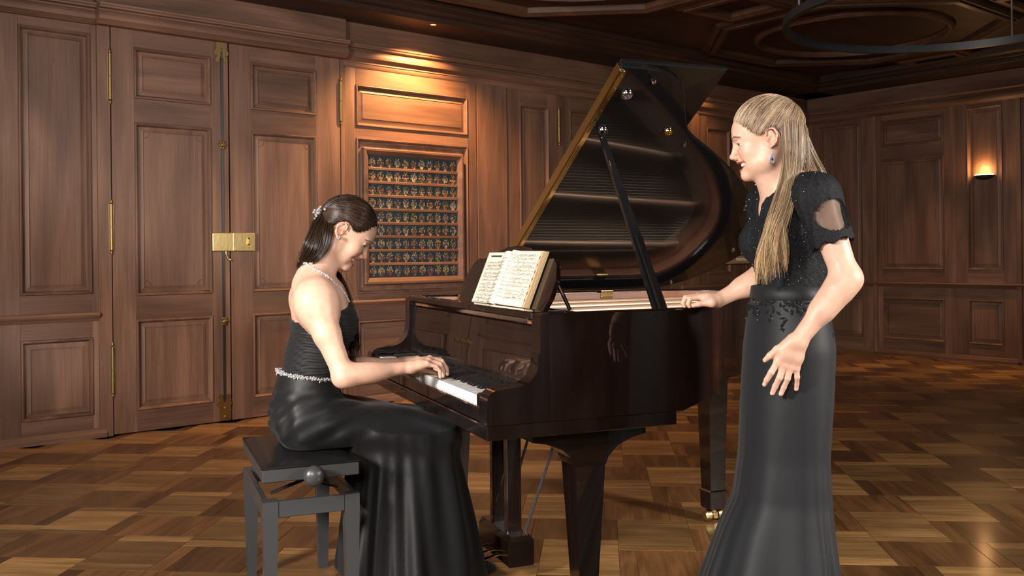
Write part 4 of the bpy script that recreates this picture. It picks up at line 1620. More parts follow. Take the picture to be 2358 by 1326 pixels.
def strands_mesh(lines, radii, sides=3):
    """lines (N, M, 3) -> thin tapering tubes, one island per strand"""
    N_, M_, _ = lines.shape
    T = np.gradient(lines, axis=1)
    T /= np.linalg.norm(T, axis=2, keepdims=True) + 1e-9
    ref = np.tile(np.array([.3, .9, .25]), (N_, M_, 1))
    U = np.cross(T, ref)
    U /= np.linalg.norm(U, axis=2, keepdims=True) + 1e-9
    Wv = np.cross(T, U)
    V = []
    for k in range(sides):
        q = 2 * math.pi * k / sides
        V.append(lines + (U * math.cos(q) + Wv * math.sin(q)) * radii[..., None])
    V = np.stack(V, 2).reshape(-1, 3)
    base = np.arange(N_)[:, None, None] * M_ * sides + np.arange(M_ - 1)[None, :, None] * sides + np.arange(sides)[None, None, :]
    nxt = np.arange(N_)[:, None, None] * M_ * sides + np.arange(M_ - 1)[None, :, None] * sides + ((np.arange(sides) + 1) % sides)[None, None, :]
    F_ = np.stack([base, nxt, nxt + sides, base + sides], -1).reshape(-1, 4)
    return V, F_


def lock(path, wide, thick, n, r=.0008, wave=.004, M_=22, spread=1.0, seed=1, up=(0, 1, 0), thin_end=.45):
    """n strands along a guide path; wide/thick: half sizes of the lock at its path points"""
    g = np.random.default_rng(seed)
    P = catmull(path, 8)
    s = np.linspace(0, 1, len(P))
    u = np.linspace(0, 1, M_)
    C = np.stack([np.interp(u, s, P[:, i]) for i in range(3)], 1)
    Wd = np.interp(u, np.linspace(0, 1, len(wide)), wide)
    Th = np.interp(u, np.linspace(0, 1, len(thick)), thick)
    T = np.gradient(C, axis=0)
    T /= np.linalg.norm(T, axis=1)[:, None]
    A = np.cross(T, np.array(up, float))
    A /= np.linalg.norm(A, axis=1)[:, None] + 1e-9
    Bv = np.cross(A, T)
    nc = 18
    ang = g.uniform(0, 2 * math.pi, nc)
    rad = np.sqrt(g.uniform(0, 1, nc)) * .85
    cl = g.integers(0, nc, n)
    a0 = (rad * np.cos(ang))[cl] + g.normal(0, .16, n)
    b0 = (rad * np.sin(ang))[cl] + g.normal(0, .16, n)
    ph = g.uniform(0, 6.28, (nc, 2))[cl] + g.normal(0, .25, (n, 2))
    fr = g.uniform(.7, 1.5, nc)[cl] + g.normal(0, .05, n)
    grow = u ** 1.3
    oa = a0[:, None] * Wd + wave * grow * np.sin(fr[:, None] * 6.28 * u + ph[:, :1])
    ob = b0[:, None] * Th + wave * .6 * grow * np.sin(fr[:, None] * 5.1 * u + ph[:, 1:])
    end = np.clip(g.uniform(1 - .30 * spread, 1.0, nc)[cl] + g.normal(0, .04, n), .3, 1.0)
    L = np.zeros((n, M_, 3))
    for i in range(3):
        L[:, :, i] = C[:, i] + oa * A[:, i] + ob * Bv[:, i]
    # strands end at different lengths
    uu = u[None] * end[:, None]
    idx = uu * (M_ - 1)
    i0 = np.minimum(idx.astype(int), M_ - 2)
    fr_ = (idx - i0)[..., None]
    rows = np.arange(n)[:, None]
    L = L[rows, i0] * (1 - fr_) + L[rows, i0 + 1] * fr_
    R = np.tile(r * (1 - (1 - thin_end) * u ** 2), (n, 1)) * g.uniform(.7, 1.25, n)[:, None]
    return L, R


def cap_strands(M, c, r, starts, knot, n, rr=.0009, lift=(.0, .004), seed=3, M_=18, arch=.022, rise=.55):
    """strands combed over the skull ellipsoid from the hairline to the knot (head frame)"""
    g = np.random.default_rng(seed)
    c, r = np.array(c), np.array(r)
    S = catmull(starts, 10)
    pick = g.integers(0, len(S), n)
    s0 = S[pick] + g.normal(0, .0035, (n, 3))
    d0 = (s0 - c) / r
    d0 /= np.linalg.norm(d0, axis=1)[:, None]
    k0 = np.array(knot) + g.normal(0, .004, (n, 3))
    d1 = (k0 - c) / r
    d1 /= np.linalg.norm(d1, axis=1)[:, None]
    u = np.linspace(0, 1, M_)
    via = d0 + d1
    via[:, 1] += .55 * np.tanh(d0[:, 1] * 3)
    via[:, 2] += rise + arch * 22 * np.clip((.056 - s0[:, 2]) / .03, 0, 1)
    via /= np.linalg.norm(via, axis=1)[:, None]
    D_ = ((1 - u) ** 2)[None, :, None] * d0[:, None] + (2 * u * (1 - u))[None, :, None] * via[:, None] + (u ** 2)[None, :, None] * d1[:, None]
    D_ /= np.linalg.norm(D_, axis=2, keepdims=True)
    h = g.uniform(lift[0], lift[1], n)
    sc = 1 + (h[:, None] * np.sin(np.pi * np.clip(u * .96 + .02, 0, 1))[None] ** .5) / r.min()
    P = c + r * D_ * sc[..., None]
    W_ = P @ M[:3, :3].T + M[:3, 3]
    R = np.full((n, M_), rr) * g.uniform(.7, 1.3, n)[:, None]
    R[:, 0] *= .4
    return W_, R


def build_strands(name, sets, mat, parent, origin):
    Vs, Fs, o = [], [], 0
    for L, R in sets:
        V, F_ = strands_mesh(L, R)
        Vs.append(V)
        Fs.append(F_ + o)
        o += len(V)
    me = np_mesh(name, np.vstack(Vs) - origin, np.vstack(Fs))
    ob = link_mesh(name, me, mat, parent)
    return ob


def head_frame(origin, fwd, scale):
    f = np.array(fwd, float)
    f /= np.linalg.norm(f)
    l = np.cross([0, 0, 1], f)
    l /= np.linalg.norm(l)
    u = np.cross(f, l)
    M = np.eye(4)
    M[:3, 0], M[:3, 1], M[:3, 2] = f * scale, l * scale, u * scale
    M[:3, 3] = origin
    return M


M_EYE, _nt, _p = new_mat('eye')
_tc = nd(_nt, 'ShaderNodeTexCoord')
_sx = nd(_nt, 'ShaderNodeSeparateXYZ')
_nt.links.new(_tc.outputs['Object'], _sx.inputs[0])
_r = ramp(_nt, [(0.0, (.75, .72, .68)), (.925, (.72, .68, .64)), (.935, (.06, .04, .03)), (.975, (.05, .035, .03)), (.985, (.004, .004, .004))], None)
_mr = nd(_nt, 'ShaderNodeMapRange', i_From_Min=-.0122, i_From_Max=.0122)
_nt.links.new(_sx.outputs['X'], _mr.inputs[0])
_nt.links.new(_mr.outputs[0], _r.inputs[0])
_nt.links.new(_r.outputs[0], _p.inputs['Base Color'])
_p.inputs['Roughness'].default_value = .12
M_TEETH = plain('teeth', (.78, .72, .60), .25, coat=.3)
M_GEM = plain('rhinestone', (.80, .80, .82), .10, .55, coat=1.0)
M_SILVER = plain('silver', (.78, .78, .80), .2, 1.0)
M_SAPPHIRE = plain('blue_stone', (.02, .03, .12), .08, coat=1.0)


def add_eyes_teeth(person, M, origin):
    for s in (-1, 1):
        e = MB().sphere((0, 0, 0), .0122, 20, 14).build('eye', M_EYE, person, smooth=60)
        Q = Matrix(M.tolist())
        e.matrix_local = Matrix.Translation(-Vector(origin)) @ Q @ Matrix.Translation((.0795, s * .031, .0088)) @ Matrix.Rotation(s * .38, 4, 'Z') @ Matrix.Rotation(.22, 4, 'Y')
    t = MB()
    for k in range(-8, 8):
        q0, q1 = k * .0037, (k + 1) * .0037 - .0003
        xx = lambda y: .0960 - 16.0 * y * y
        zt = lambda y: -.0440 + 3 * y * y
        zb = -.0575 + (.0012 if abs(k + .5) > 2.6 else 0)
        t.add([(xx(q0), q0, zt(q0)), (xx(q1), q1, zt(q1)), (xx(q1) - .001, q1, zb), (xx(q0) - .001, q0, zb), (xx(q0) - .005, q0, zt(q0)), (xx(q1) - .005, q1, zt(q1)), (xx(q1) - .005, q1, zb), (xx(q0) - .005, q0, zb)],
              [(0, 1, 2, 3), (4, 7, 6, 5), (0, 3, 7, 4), (1, 5, 6, 2), (3, 2, 6, 7)])
    o = t.build('teeth', M_TEETH, person, smooth=30)
    o.matrix_local = Matrix.Translation(-Vector(origin)) @ Matrix(M.tolist())


def satin(name, col, rough, bump=0.0, scale=30.0, sheen=.3):
    m, nt, p = new_mat(name)
    p.inputs['Base Color'].default_value = (*col, 1)
    p.inputs['Roughness'].default_value = rough
    p.inputs['Sheen Weight'].default_value = sheen
    p.inputs['Sheen Roughness'].default_value = .5
    p.inputs['Specular IOR Level'].default_value = .35
    tc = nd(nt, 'ShaderNodeTexCoord')
    n = nd(nt, 'ShaderNodeTexNoise', i_Scale=scale, i_Detail=3.0, i_Distortion=.6)
    mp = nd(nt, 'ShaderNodeMapping')
    mp.inputs['Scale'].default_value = (1, 1, .22)
    nt.links.new(tc.outputs['Object'], mp.inputs[0])
    nt.links.new(mp.outputs[0], n.inputs['Vector'])
    b = nd(nt, 'ShaderNodeBump', i_Strength=bump, i_Distance=.01)
    nt.links.new(n.outputs['Fac'], b.inputs['Height'])
    nt.links.new(b.outputs['Normal'], p.inputs['Normal'])
    return m


def half(n, p0, keep_below=False):
    n = np.array(n, float)
    n /= np.linalg.norm(n)
    p0 = np.array(p0, float)
    return lambda P: (P - p0) @ n
# ------------------------------------------------------------------ the pianist (piano coordinates: x towards the strings, y to her left, z up)
MID = .72
PO = np.array([-.40, MID, 0.0])
pian_skin = Body()
HM1 = head_frame((-.262, MID + .002, 1.240), (math.cos(math.radians(-13)) * math.cos(math.radians(39)), math.sin(math.radians(-13)) * math.cos(math.radians(39)), -math.sin(math.radians(39))), 1.0)


def pianist_torso(B, g=0.0, low=True):
    R = rotm('Y', 10)
    B.el((-.336, MID, .900), (.090 + g, .128 + g, .185 + g), R, k=.03)
    B.el((-.352, MID, 1.000), (.070 + g, .135 + g, .085 + g), k=.05)
    for s in (-1, 1):
        B.el((-.374 + (.012 if s > 0 else 0), MID + s * .066, .965), (.046 + g, .060 + g, .092 + g), k=.06)
        B.el((-.290, MID + s * .062, .925), (.058 + g, .060 + g, .058 + g), k=.03)
    if low:
        B.el((-.380, MID, .760), (.080 + g, .114 + g, .12 + g), k=.05)
        B.el((-.392, MID, .650), (.085 + g, .135 + g, .10 + g), k=.05)


pianist_torso(pian_skin)
for s in (-1, 1):
    o_ = .030 if s > 0 else 0.0                        # the far shoulder is brought forward
    pian_skin.rc((-.376, MID, 1.055), (-.386 + o_, MID + s * .130, 1.030), .038, .036, k=.05)
    pian_skin.rc((-.360, MID + s * .020, 1.125), (-.384 + o_, MID + s * .105, 1.045), .028, .028, k=.05)
    pian_skin.rc((-.310, MID + s * .010, 1.040), (-.368 + o_, MID + s * .138, 1.046), .012, .012, k=.02)
    pian_skin.el((-.384 + o_, MID + s * .142, 1.006), (.046, .042, .054), k=.06)
    pian_skin.rc((-.366 + o_ * .5, MID + s * .060, .985), (-.378 + o_, MID + s * .130, .995), .050, .044, k=.06)
pian_skin.rc((-.372, MID, 1.060), (-.305, MID, 1.205), .054, .050, k=.03)
pian_skin.rc((-.345, MID, 1.080), (-.290, MID, 1.150), .036, .030, k=.02)
add_head(pian_skin.at(HM1))
# right arm and hand (near side)
R_EL, R_WR = (-.312, .480, .768), (-.086, .500, .782)
pian_skin.rc((-.384, .576, 1.000), (-.356, .526, .900), .0455, .0420, k=.06)
pian_skin.rc((-.356, .526, .900), R_EL, .0420, .0320, k=.02)
pian_skin.el((-.320, .479, .759), (.018, .019, .016), k=.025)
pian_skin.rc(R_EL, R_WR, .0320, .0195, k=.03)
pian_skin.el((-.245, .486, .771), (.075, .031, .031), k=.03)
add_hand(pian_skin, R_WR, [[(-.003, .540, .803), (.033, .542, .797), (.050, .543, .776), (.053, .543, .753)],
                           [(-.011, .518, .806), (.032, .518, .794), (.048, .518, .771), (.051, .518, .750)],
                           [(-.022, .497, .801), (.018, .495, .788), (.028, .494, .767), (.027, .494, .747)],
                           [(-.034, .478, .793), (-.002, .474, .783), (.010, .472, .766), (.010, .472, .747)]],
         [(-.052, .538, .776), (-.022, .556, .766), (.006, .564, .757), (.032, .568, .745)], R_EL, .95)
# left arm and hand (far side)
L_EL, L_WR = (-.322, .905, .770), (-.090, .716, .770)
pian_skin.rc((-.354, .862, 1.000), (-.345, .892, .900), .0455, .0420, k=.06)
pian_skin.rc((-.345, .892, .900), L_EL, .0420, .0320, k=.02)
pian_skin.rc(L_EL, L_WR, .0330, .0195, k=.03)
add_hand(pian_skin, L_WR, [[(-.008, .652, .788), (.028, .640, .782), (.044, .635, .766), (.048, .633, .750)],
                           [(-.010, .674, .790), (.032, .666, .782), (.048, .662, .765), (.052, .660, .749)],
                           [(-.016, .695, .787), (.024, .692, .778), (.037, .690, .763), (.038, .690, .748)],
                           [(-.026, .714, .781), (.006, .716, .773), (.019, .717, .760), (.020, .717, .747)]],
         [(-.054, .676, .768), (-.024, .652, .762), (.004, .640, .755), (.028, .634, .746)], L_EL, .92)
V, Fq = pian_skin.mesh(.0024, (-.56, .42, .69), (.09, 1.03, 1.40))
V = relax(V, Fq, 1, .4)
me = np_mesh('pianist', V - PO, Fq)
face_attrs(me, V, HM1)
M_SKIN1 = skin_material('skin_fair', (.60, .365, .265), (.42, .13, .11))
pianist = link_mesh('person', me, M_SKIN1)
PIANO_M = Matrix.Translation((PX, PY, 0)) @ Matrix.Rotation(PTH, 4, 'Z')
pianist.matrix_world = PIANO_M @ Matrix.Translation(PO)
tag(pianist, 'laughing pianist in strapless black gown seated at the keyboard', 'person')
add_eyes_teeth(pianist, HM1, PO)

# ruched strapless bodice
bod = Body()
pianist_torso(bod, .0085)


def ruche(P, d):
    x, y, z = P[:, 0], P[:, 1] - MID, P[:, 2]
    ang = np.arctan2(y, x + .37)
    w = np.sin(z * 620 + 3.0 * np.sin(ang * 3 + z * 20) + 1.1 * np.sin(ang * 8 + 1.3)) * .0012 + np.sin(z * 260 + 4 * np.sin(ang * 3.0)) * .0010
    d = d - w
    top = (z - (.930 + (x + .455) * .27 + .012 * np.exp(-((np.abs(y) - .06) / .03) ** 2) * (x > -.33)))
    low = (.742 - .16 * (x + .40)) - z
    return np.maximum(np.maximum(d, top * .95), low * .95)


V, Fq = bod.mesh(.0025, (-.52, .54, .70), (-.20, .90, 1.02), ruche)
M_BODICE = satin('black_chiffon', (.005, .0052, .006), .7, .10, 90, .05)
link_mesh('bodice', np_mesh('bodice', V - PO, Fq), M_BODICE, pianist)

# satin skirt: hips, thighs, fall to the floor
sk = Body()
sk.el((-.390, MID, .730), (.099, .133, .12), k=.03)
sk.el((-.402, MID, .610), (.112, .172, .120), k=.06)
for s in (-1, 1):
    sk.rc((-.390, MID + s * .080, .590), (.060, MID + s * .085, .532), .095, .062, k=.05)
sk.rc((-.380, MID, .600), (.060, MID, .540), .085, .050, k=.06)


def fall_fn(P):
    x, y, z = P[:, 0], P[:, 1], P[:, 2]
    t = np.clip((.52 - z) / .52, 0, 1)
    x0, x1 = -.225 - .085 * t, .118 + .108 * t
    y0, y1 = .555 - .085 * t, .885 + .085 * t
    cx, cy, hx, hy = (x0 + x1) / 2, (y0 + y1) / 2, (x1 - x0) / 2, (y1 - y0) / 2
    u, v = (x - cx) / hx, (y - cy) / hy
    ph = np.arctan2(v, u)
    amp = .004 + .020 * t
    fold = amp * (np.sin(11 * ph + 1.2 * np.sin(2 * ph + 1) + 2.0 * t) * .6 + np.sin(19 * ph + 2.5 * np.sin(3 * ph)) * .4)
    rr = (np.abs(u) ** 2.8 + np.abs(v) ** 2.8 + 1e-9) ** (1 / 2.8)
    d = (rr - 1) * np.minimum(hx, hy) - fold
    return np.maximum(np.maximum(d, z - .535), .004 - z) * .85


sk.fn(fall_fn, (-.05, .72, .27), .50, k=.07)


def skirt_post(P, d):
    x, y, z = P[:, 0], P[:, 1] - MID, P[:, 2]
    w = .0035 * np.sin(60 * z + 26 * x + 3 * np.sin(9 * y + 6 * x)) * soft(x, -.34, -.20) * soft(z, .40, .50)
    hipw = (.0048 * np.sin(52 * (z + .8 * x) + 5 * np.sin(13 * y + 9 * z) + 2.0) + .0028 * np.sin(95 * (z - .5 * x) + 4 * np.sin(17 * y + 2) + .5)) * (1 - soft(x, -.30, -.14)) * soft(z, .51, .56) * (1 - soft(z, .66, .74))
    d = d - w - hipw
    top = z - (.757 - .16 * (x + .40))
    d = np.maximum(d, top)
    # resting on the cushion of the bench
    seat = np.maximum(np.maximum(x + .262, -(x + .60)), np.maximum(y + MID - 1.012, .443 - (y + MID)))
    cut = np.maximum(seat, z - .5165)
    return np.maximum(d, -cut)


V, Fq = sk.mesh(.0045, (-.56, .42, -.01), (.28, 1.02, .82), skirt_post)
V = relax(V, Fq, 2, .5)
M_SATIN = satin('black_satin', (.0042, .0045, .0054), .56, .22, 16, .04)
link_mesh('skirt', np_mesh('skirt', V - PO, Fq), M_SATIN, pianist)


def beads(name, pts, r, n, jitter, parent, origin, mat=M_GEM, seed=2, sub=1):
    g = np.random.default_rng(seed)
    P = catmull(pts, 30)
    seg = np.r_[0, np.cumsum(np.linalg.norm(np.diff(P, axis=0), axis=1))]
    m = MB()
    for k in range(n):
        t = seg[-1] * (k + .5) / n
        p = np.array([np.interp(t, seg, P[:, i]) for i in range(3)]) - origin
        for _ in range(sub):
            q = p + g.normal(0, jitter, 3) if jitter else p
            rad = r * g.uniform(.75, 1.2)
            m.sphere(q, rad, 6, 4)
    return tag(m.build(name, mat, parent), kind='stuff')


# jewelled belt round the waist (ellipse), halter necklace, earring, hair clip
bp = []
for k in range(0, 37):
    q = math.radians(k * 10)
    dr = np.array([math.cos(q), math.sin(q), 0])
    c_ = np.array([-.375, MID, 0])
    ts = np.linspace(.04, .20, 81)
    P_ = c_ + ts[:, None] * dr
    P_[:, 2] = .752 - .16 * (P_[:, 0] + .40)
    dd = np.minimum(bod.eval(P_), sk.eval(P_))
    bp.append(tuple(P_[np.argmax(dd > .001)]))
beads('jewelled_belt', bp, .0023, 300, .0032, pianist, PO, seed=4, sub=4)
nk0 = [(-.290, .680, .985), (-.300, .660, 1.030), (-.330, .650, 1.070), (-.360, .650, 1.100), (-.388, .670, 1.125), (-.405, .700, 1.140), (-.412, .725, 1.142), (-.400, .760, 1.128), (-.370, .790, 1.100), (-.330, .795, 1.060), (-.290, .770, .985)]
nk = []
for p_ in catmull(nk0, 4):
    c_ = np.array([-.345, MID, p_[2] - .02])
    dr = (p_ - c_) / np.linalg.norm(p_ - c_)
    ts = np.linspace(.02, .16, 71)
    dd = pian_skin.eval(c_ + ts[:, None] * dr)
    nk.append(tuple(c_ + dr * (ts[np.argmax(dd > .003)])))
beads('necklace', nk, .0042, 70, .0012, pianist, PO, seed=5, sub=2)
er = HM1 @ np.array([.004, -.086, -.024, 1])
m = MB()
for q in range(6):
    m.sphere(er[:3] - PO + np.array([.004 * math.cos(q), -.001, .004 * math.sin(q)]), .0026, 6, 4)
m.build('earring', M_GEM, pianist)
clipc = np.array([-.345, .705, 1.297])
m = MB()
g_ = np.random.default_rng(9)
for q in range(46):
    m.sphere(clipc - PO + g_.normal(0, 1, 3) * (.010, .010, .012), .0042, 6, 4)
m.build('hair_clip', M_GEM, pianist)

# dark brown hair
HC, HR = (-.004, 0, .036), (.100, .081, .094)
cap = Body()
Lc = cap.at(HM1)
Lc.el(HC, tuple(r * .985 for r in HR))
_Mi = np.linalg.inv(HM1)


def cap_cut1(P, d):
    Q = P @ _Mi[:3, :3].T + _Mi[:3, 3]
    thr = np.interp(Q[:, 0], [-.12, -.055, -.040, -.030, -.020, .004, .016, .022, .032, .042, .058, .078, .10], [-.075, -.072, -.040, .015, .034, .037, .034, .030, .028, .036, .054, .072, .086])
    return np.maximum(d, (thr - Q[:, 2]) * .75)


V, Fq = cap.mesh(.003, (-.46, .58, 1.08), (-.10, .86, 1.42), cap_cut1)
M_HAIR1 = hair_material('dark_brown_hair', [(.25, (.016, .008, .005)), (.55, (.034, .018, .011)), (.85, (.075, .042, .026))], .30)
M_HAIR1B = hair_material('dark_brown_hair_base', [(.25, (.014, .007, .0045)), (.85, (.036, .019, .012))], .8, None, .08)
hair1 = link_mesh('hair', np_mesh('hair', V - PO, Fq), M_HAIR1B, pianist)
knot1 = (_Mi @ np.array([*clipc + (.012, .004, -.002), 1]))[:3]
hl = [(-.040, -.079, .006), (-.024, -.080, .038), (.004, -.079, .040), (.022, -.076, .036), (.032, -.073, .030), (.042, -.069, .036), (.052, -.063, .046), (.066, -.055, .060), (.084, -.034, .078), (.092, -.012, .086), (.093, .010, .087), (.086, .032, .080), (.066, .054, .064), (.040, .069, .040), (.005, .078, .032)]
sets = [cap_strands(HM1, HC, HR, hl, knot1, 1300, .0007, (0, .005), 3, arch=.040, rise=.5)]
sets.append(cap_strands(HM1, HC, HR, [(-.075, -.050, -.050), (-.060, -.066, -.035), (-.044, -.077, .000), (-.030, -.080, .026), (-.016, -.081, .038)], knot1, 420, .0007, (0, .004), 4, arch=.0, rise=.1))
sets.append(lock([clipc + (.015, 0, 0), (-.352, .672, 1.245), (-.372, .655, 1.195), (-.386, .668, 1.160), (-.400, .712, 1.125), (-.395, .762, 1.100)], [.012, .030, .036, .030, .022, .020], [.010, .018, .018, .016, .014, .012], 420, .0007, .008, seed=11, up=(.2, 1, .1)))
sets.append(lock([clipc + (.03, -.01, 0), (-.330, .656, 1.245), (-.342, .648, 1.195), (-.366, .652, 1.155), (-.392, .690, 1.125), (-.398, .740, 1.100)], [.010, .026, .024, .016, .014, .012], [.008, .013, .012, .010, .010, .010], 260, .0007, .006, seed=12, up=(.2, 1, .1)))
sets.append(lock([(-.385, .775, 1.120), (-.330, .805, 1.110), (-.282, .812, 1.075), (-.256, .815, 1.010), (-.243, .812, .935), (-.230, .806, .860), (-.214, .790, .770)], [.020, .028, .034, .038, .038, .034, .026], [.014, .018, .020, .020, .020, .018, .014], 800, .0007, .012, seed=13, up=(.3, 1, 0)))
sets.append(lock([clipc + (0, -.005, .0), (-.366, .690, 1.235), (-.390, .688, 1.180), (-.398, .700, 1.135)], [.012, .022, .022, .015], [.008, .012, .012, .010], 90, .0006, .010, seed=14, up=(.2, 1, .1), spread=2.0))
build_strands('hair_strands', sets, M_HAIR1, hair1, PO)
# shoe on the pedal
m = MB()
m.rings([[(x + dx, .655 + dy * w, z) for dx, dy, z in ((0, -1, .016), (0, 1, .016), (0, .8, h_), (0, -.8, h_))] for x, w, h_ in ((.06, .030, .085), (.14, .034, .070), (.20, .036, .052), (.245, .028, .040), (.268, .010, .030))])
shoe = m.build('shoe', M_SATIN, pianist, smooth=60)
shoe.location = -Vector(PO)
# ------------------------------------------------------------------ the standing woman (own frame: x to her front, y to her left, z up)
SF = np.array([-.94, -.34]) / math.hypot(.94, .34)
SO = (.80, 2.72, 0)
S_M = Matrix.Translation(SO) @ Matrix.Rotation(math.atan2(SF[1], SF[0]), 4, 'Z')
Z3 = np.zeros(3)
HM2 = head_frame((.066, .002, 1.472), (math.cos(math.radians(-33)) * math.cos(math.radians(12)), math.sin(math.radians(-33)) * math.cos(math.radians(12)), -math.sin(math.radians(12))), .94)


TW = np.eye(4)
TW[:3, :3] = rotm('Z', -13)
TW[:3, 3] = (-.012, 0, 0)


def singer_torso(B0, g=0.0):
    B = B0.at(TW)
    B.el((.006, 0, 1.160), (.090 + g, .124 + g, .175 + g), k=.03)
    B.el((.008, 0, 1.268), (.078 + g, .140 + g, .072 + g), k=.05)
    for s in (-1, 1):
        B.el((.072, s * .060, 1.185), (.055 + g, .058 + g, .057 + g), k=.035)
        B.el((-.030, s * .075, 1.240), (.058 + g, .062 + g, .090 + g), k=.04)
    B.el((.004, 0, 1.020), (.078 + g, .104 + g, .13 + g), k=.05)


L_SH, L_EL2, L_WR2 = (.024, .163, 1.303), (-.015, .228, 1.080), (.105, .180, .918)
R_SH, R_EL2, R_WR2 = (-.040, -.158, 1.303), (-.088, -.228, 1.085), (.068, -.268, 1.006)
sg = Body()
singer_torso(sg)
sgT = sg.at(TW)
for s in (-1, 1):
    sgT.rc((.006, 0, 1.318), (.004, s * .135, 1.312), .040, .040, k=.04)
    sgT.rc((.010, s * .020, 1.375), (-.004, s * .105, 1.325), .028, .028, k=.04)
    sgT.rc((.062, s * .012, 1.322), (.022, s * .150, 1.335), .011, .011, k=.018)
sg.rc((.014, 0, 1.300), (.060, 0, 1.430), .056, .050, k=.03)
sg.rc((.045, 0, 1.330), (.098, 0, 1.410), .036, .034, k=.02)
add_head(sg.at(HM2))
for SH, EL, WR in ((L_SH, L_EL2, L_WR2), (R_SH, R_EL2, R_WR2)):
    SH, EL, WR = np.array(SH), np.array(EL), np.array(WR)
    sg.el(SH, (.050, .048, .054), k=.04)
    sg.rc(SH, EL, .046, .0345, k=.03)
    d_ = (EL - WR) / np.linalg.norm(EL - WR)
    sg.el(EL + d_ * .010 + (SH - EL) * -.02, (.020, .020, .020), k=.03)
    sg.rc(EL, WR, .0345, .0225, k=.03)
    sg.rc(EL * .80 + WR * .20, EL * .52 + WR * .48, .0345, .0290, k=.03)
LEFT_F = [[(.150, .152, .861), (.167, .146, .832), (.172, .133, .811), (.174, .125, .797)],
          [(.136, .158, .852), (.146, .153, .817), (.150, .139, .793), (.154, .131, .773)],
          [(.119, .164, .846), (.125, .159, .815), (.128, .146, .790), (.132, .139, .771)],
          [(.103, .168, .845), (.100, .167, .818), (.094, .157, .799), (.092, .152, .783)]]
add_hand(sg, L_WR2, LEFT_F, [(.128, .166, .905), (.151, .152, .893), (.164, .138, .876), (.173, .127, .863)], L_EL2, .98)
add_hand(sg, R_WR2, [[(.119, -.284, 1.016), (.153, -.294, 1.012), (.160, -.295, .996), (.156, -.294, .987)],
                     [(.115, -.302, 1.018), (.158, -.314, 1.014), (.166, -.315, .997), (.162, -.314, .987)],
                     [(.108, -.318, 1.017), (.147, -.332, 1.012), (.154, -.333, .996), (.150, -.332, .987)],
                     [(.096, -.332, 1.012), (.128, -.346, 1.008), (.135, -.347, .994), (.131, -.346, .987)]],
         [(.098, -.256, 1.000), (.114, -.264, .998), (.135, -.272, .995), (.152, -.278, .990)], R_EL2, .95)
V, Fq = sg.mesh(.0024, (-.18, -.40, .75), (.26, .29, 1.64))
V = relax(V, Fq, 1, .4)
me = np_mesh('singer', V, Fq)
cam_l = np.array((Matrix.Rotation(-math.atan2(SF[1], SF[0]), 3, 'Z') @ Vector((-.8, -2.72, .2))).normalized())
face_attrs(me, V, HM2, [(np.array(f[3]) + .0055 * cam_l, .0062) for f in LEFT_F])
M_SKIN2 = skin_material('skin_light', (.61, .375, .275), (.34, .045, .038))
singer = link_mesh('person', me, M_SKIN2)
singer.matrix_world = S_M
tag(singer, 'smiling blonde woman in black lace gown leaning on the piano', 'person')
add_eyes_teeth(singer, HM2, Z3)


def lace_material(name, sheer=False):
    m, nt, p = new_mat(name)
    L = nt.links.new
    tc = nd(nt, 'ShaderNodeTexCoord')
    v = nd(nt, 'ShaderNodeTexVoronoi', i_Scale=260.0)
    v.feature = 'F1'
    n = nd(nt, 'ShaderNodeTexNoise', i_Scale=95.0, i_Detail=4.0, i_Distortion=1.5)
    L(tc.outputs['Object'], v.inputs['Vector'])
    L(tc.outputs['Object'], n.inputs['Vector'])
    r = ramp(nt, [(.35, (.004, .0043, .005)), (.62, (.010, .011, .013)), (.78, (.026, .028, .033))], n.outputs['Fac'])
    L(r.outputs[0], p.inputs['Base Color'])
    p.inputs['Roughness'].default_value = .75
    p.inputs['Specular IOR Level'].default_value = .22
    ad = nd(nt, 'ShaderNodeMath', operation='MULTIPLY_ADD', i_1=.6)
    L(v.outputs['Distance'], ad.inputs[0])
    L(n.outputs['Fac'], ad.inputs[2])
    b = nd(nt, 'ShaderNodeBump', i_Strength=.8, i_Distance=.002)
    L(ad.outputs[0], b.inputs['Height'])
    L(b.outputs['Normal'], p.inputs['Normal'])
    if sheer:
        a = nd(nt, 'ShaderNodeAttribute', attribute_name='sheer')
        ns = nd(nt, 'ShaderNodeMath', operation='MULTIPLY_ADD', i_1=.9, i_2=-.45)
        L(n.outputs['Fac'], ns.inputs[0])
        sm = nd(nt, 'ShaderNodeMath', operation='ADD')
        L(a.outputs['Fac'], sm.inputs[0])
        L(ns.outputs[0], sm.inputs[1])
        mr = nd(nt, 'ShaderNodeMapRange', i_From_Min=.44, i_From_Max=.54, i_To_Min=1.0, i_To_Max=.30)
        L(sm.outputs[0], mr.inputs[0])
        L(mr.outputs[0], p.inputs['Alpha'])
    return m


M_LACE = lace_material('black_lace')
M_LACE_SHEER = lace_material('black_lace_with_tulle', True)
# lace bodice with deep V neck
bd = Body()
singer_torso(bd, .007)
for s in (-1, 1):
    bd.at(TW).rc((.004, s * .070, 1.320), (.004, s * .140, 1.312), .049, .050, k=.03)
    bd.el(L_SH if s > 0 else R_SH, .0520, k=.03)
    bd.rc(TW[:3, :3] @ np.array((.0, s * .085, 1.325)), L_SH if s > 0 else R_SH, .048, .050, k=.03)


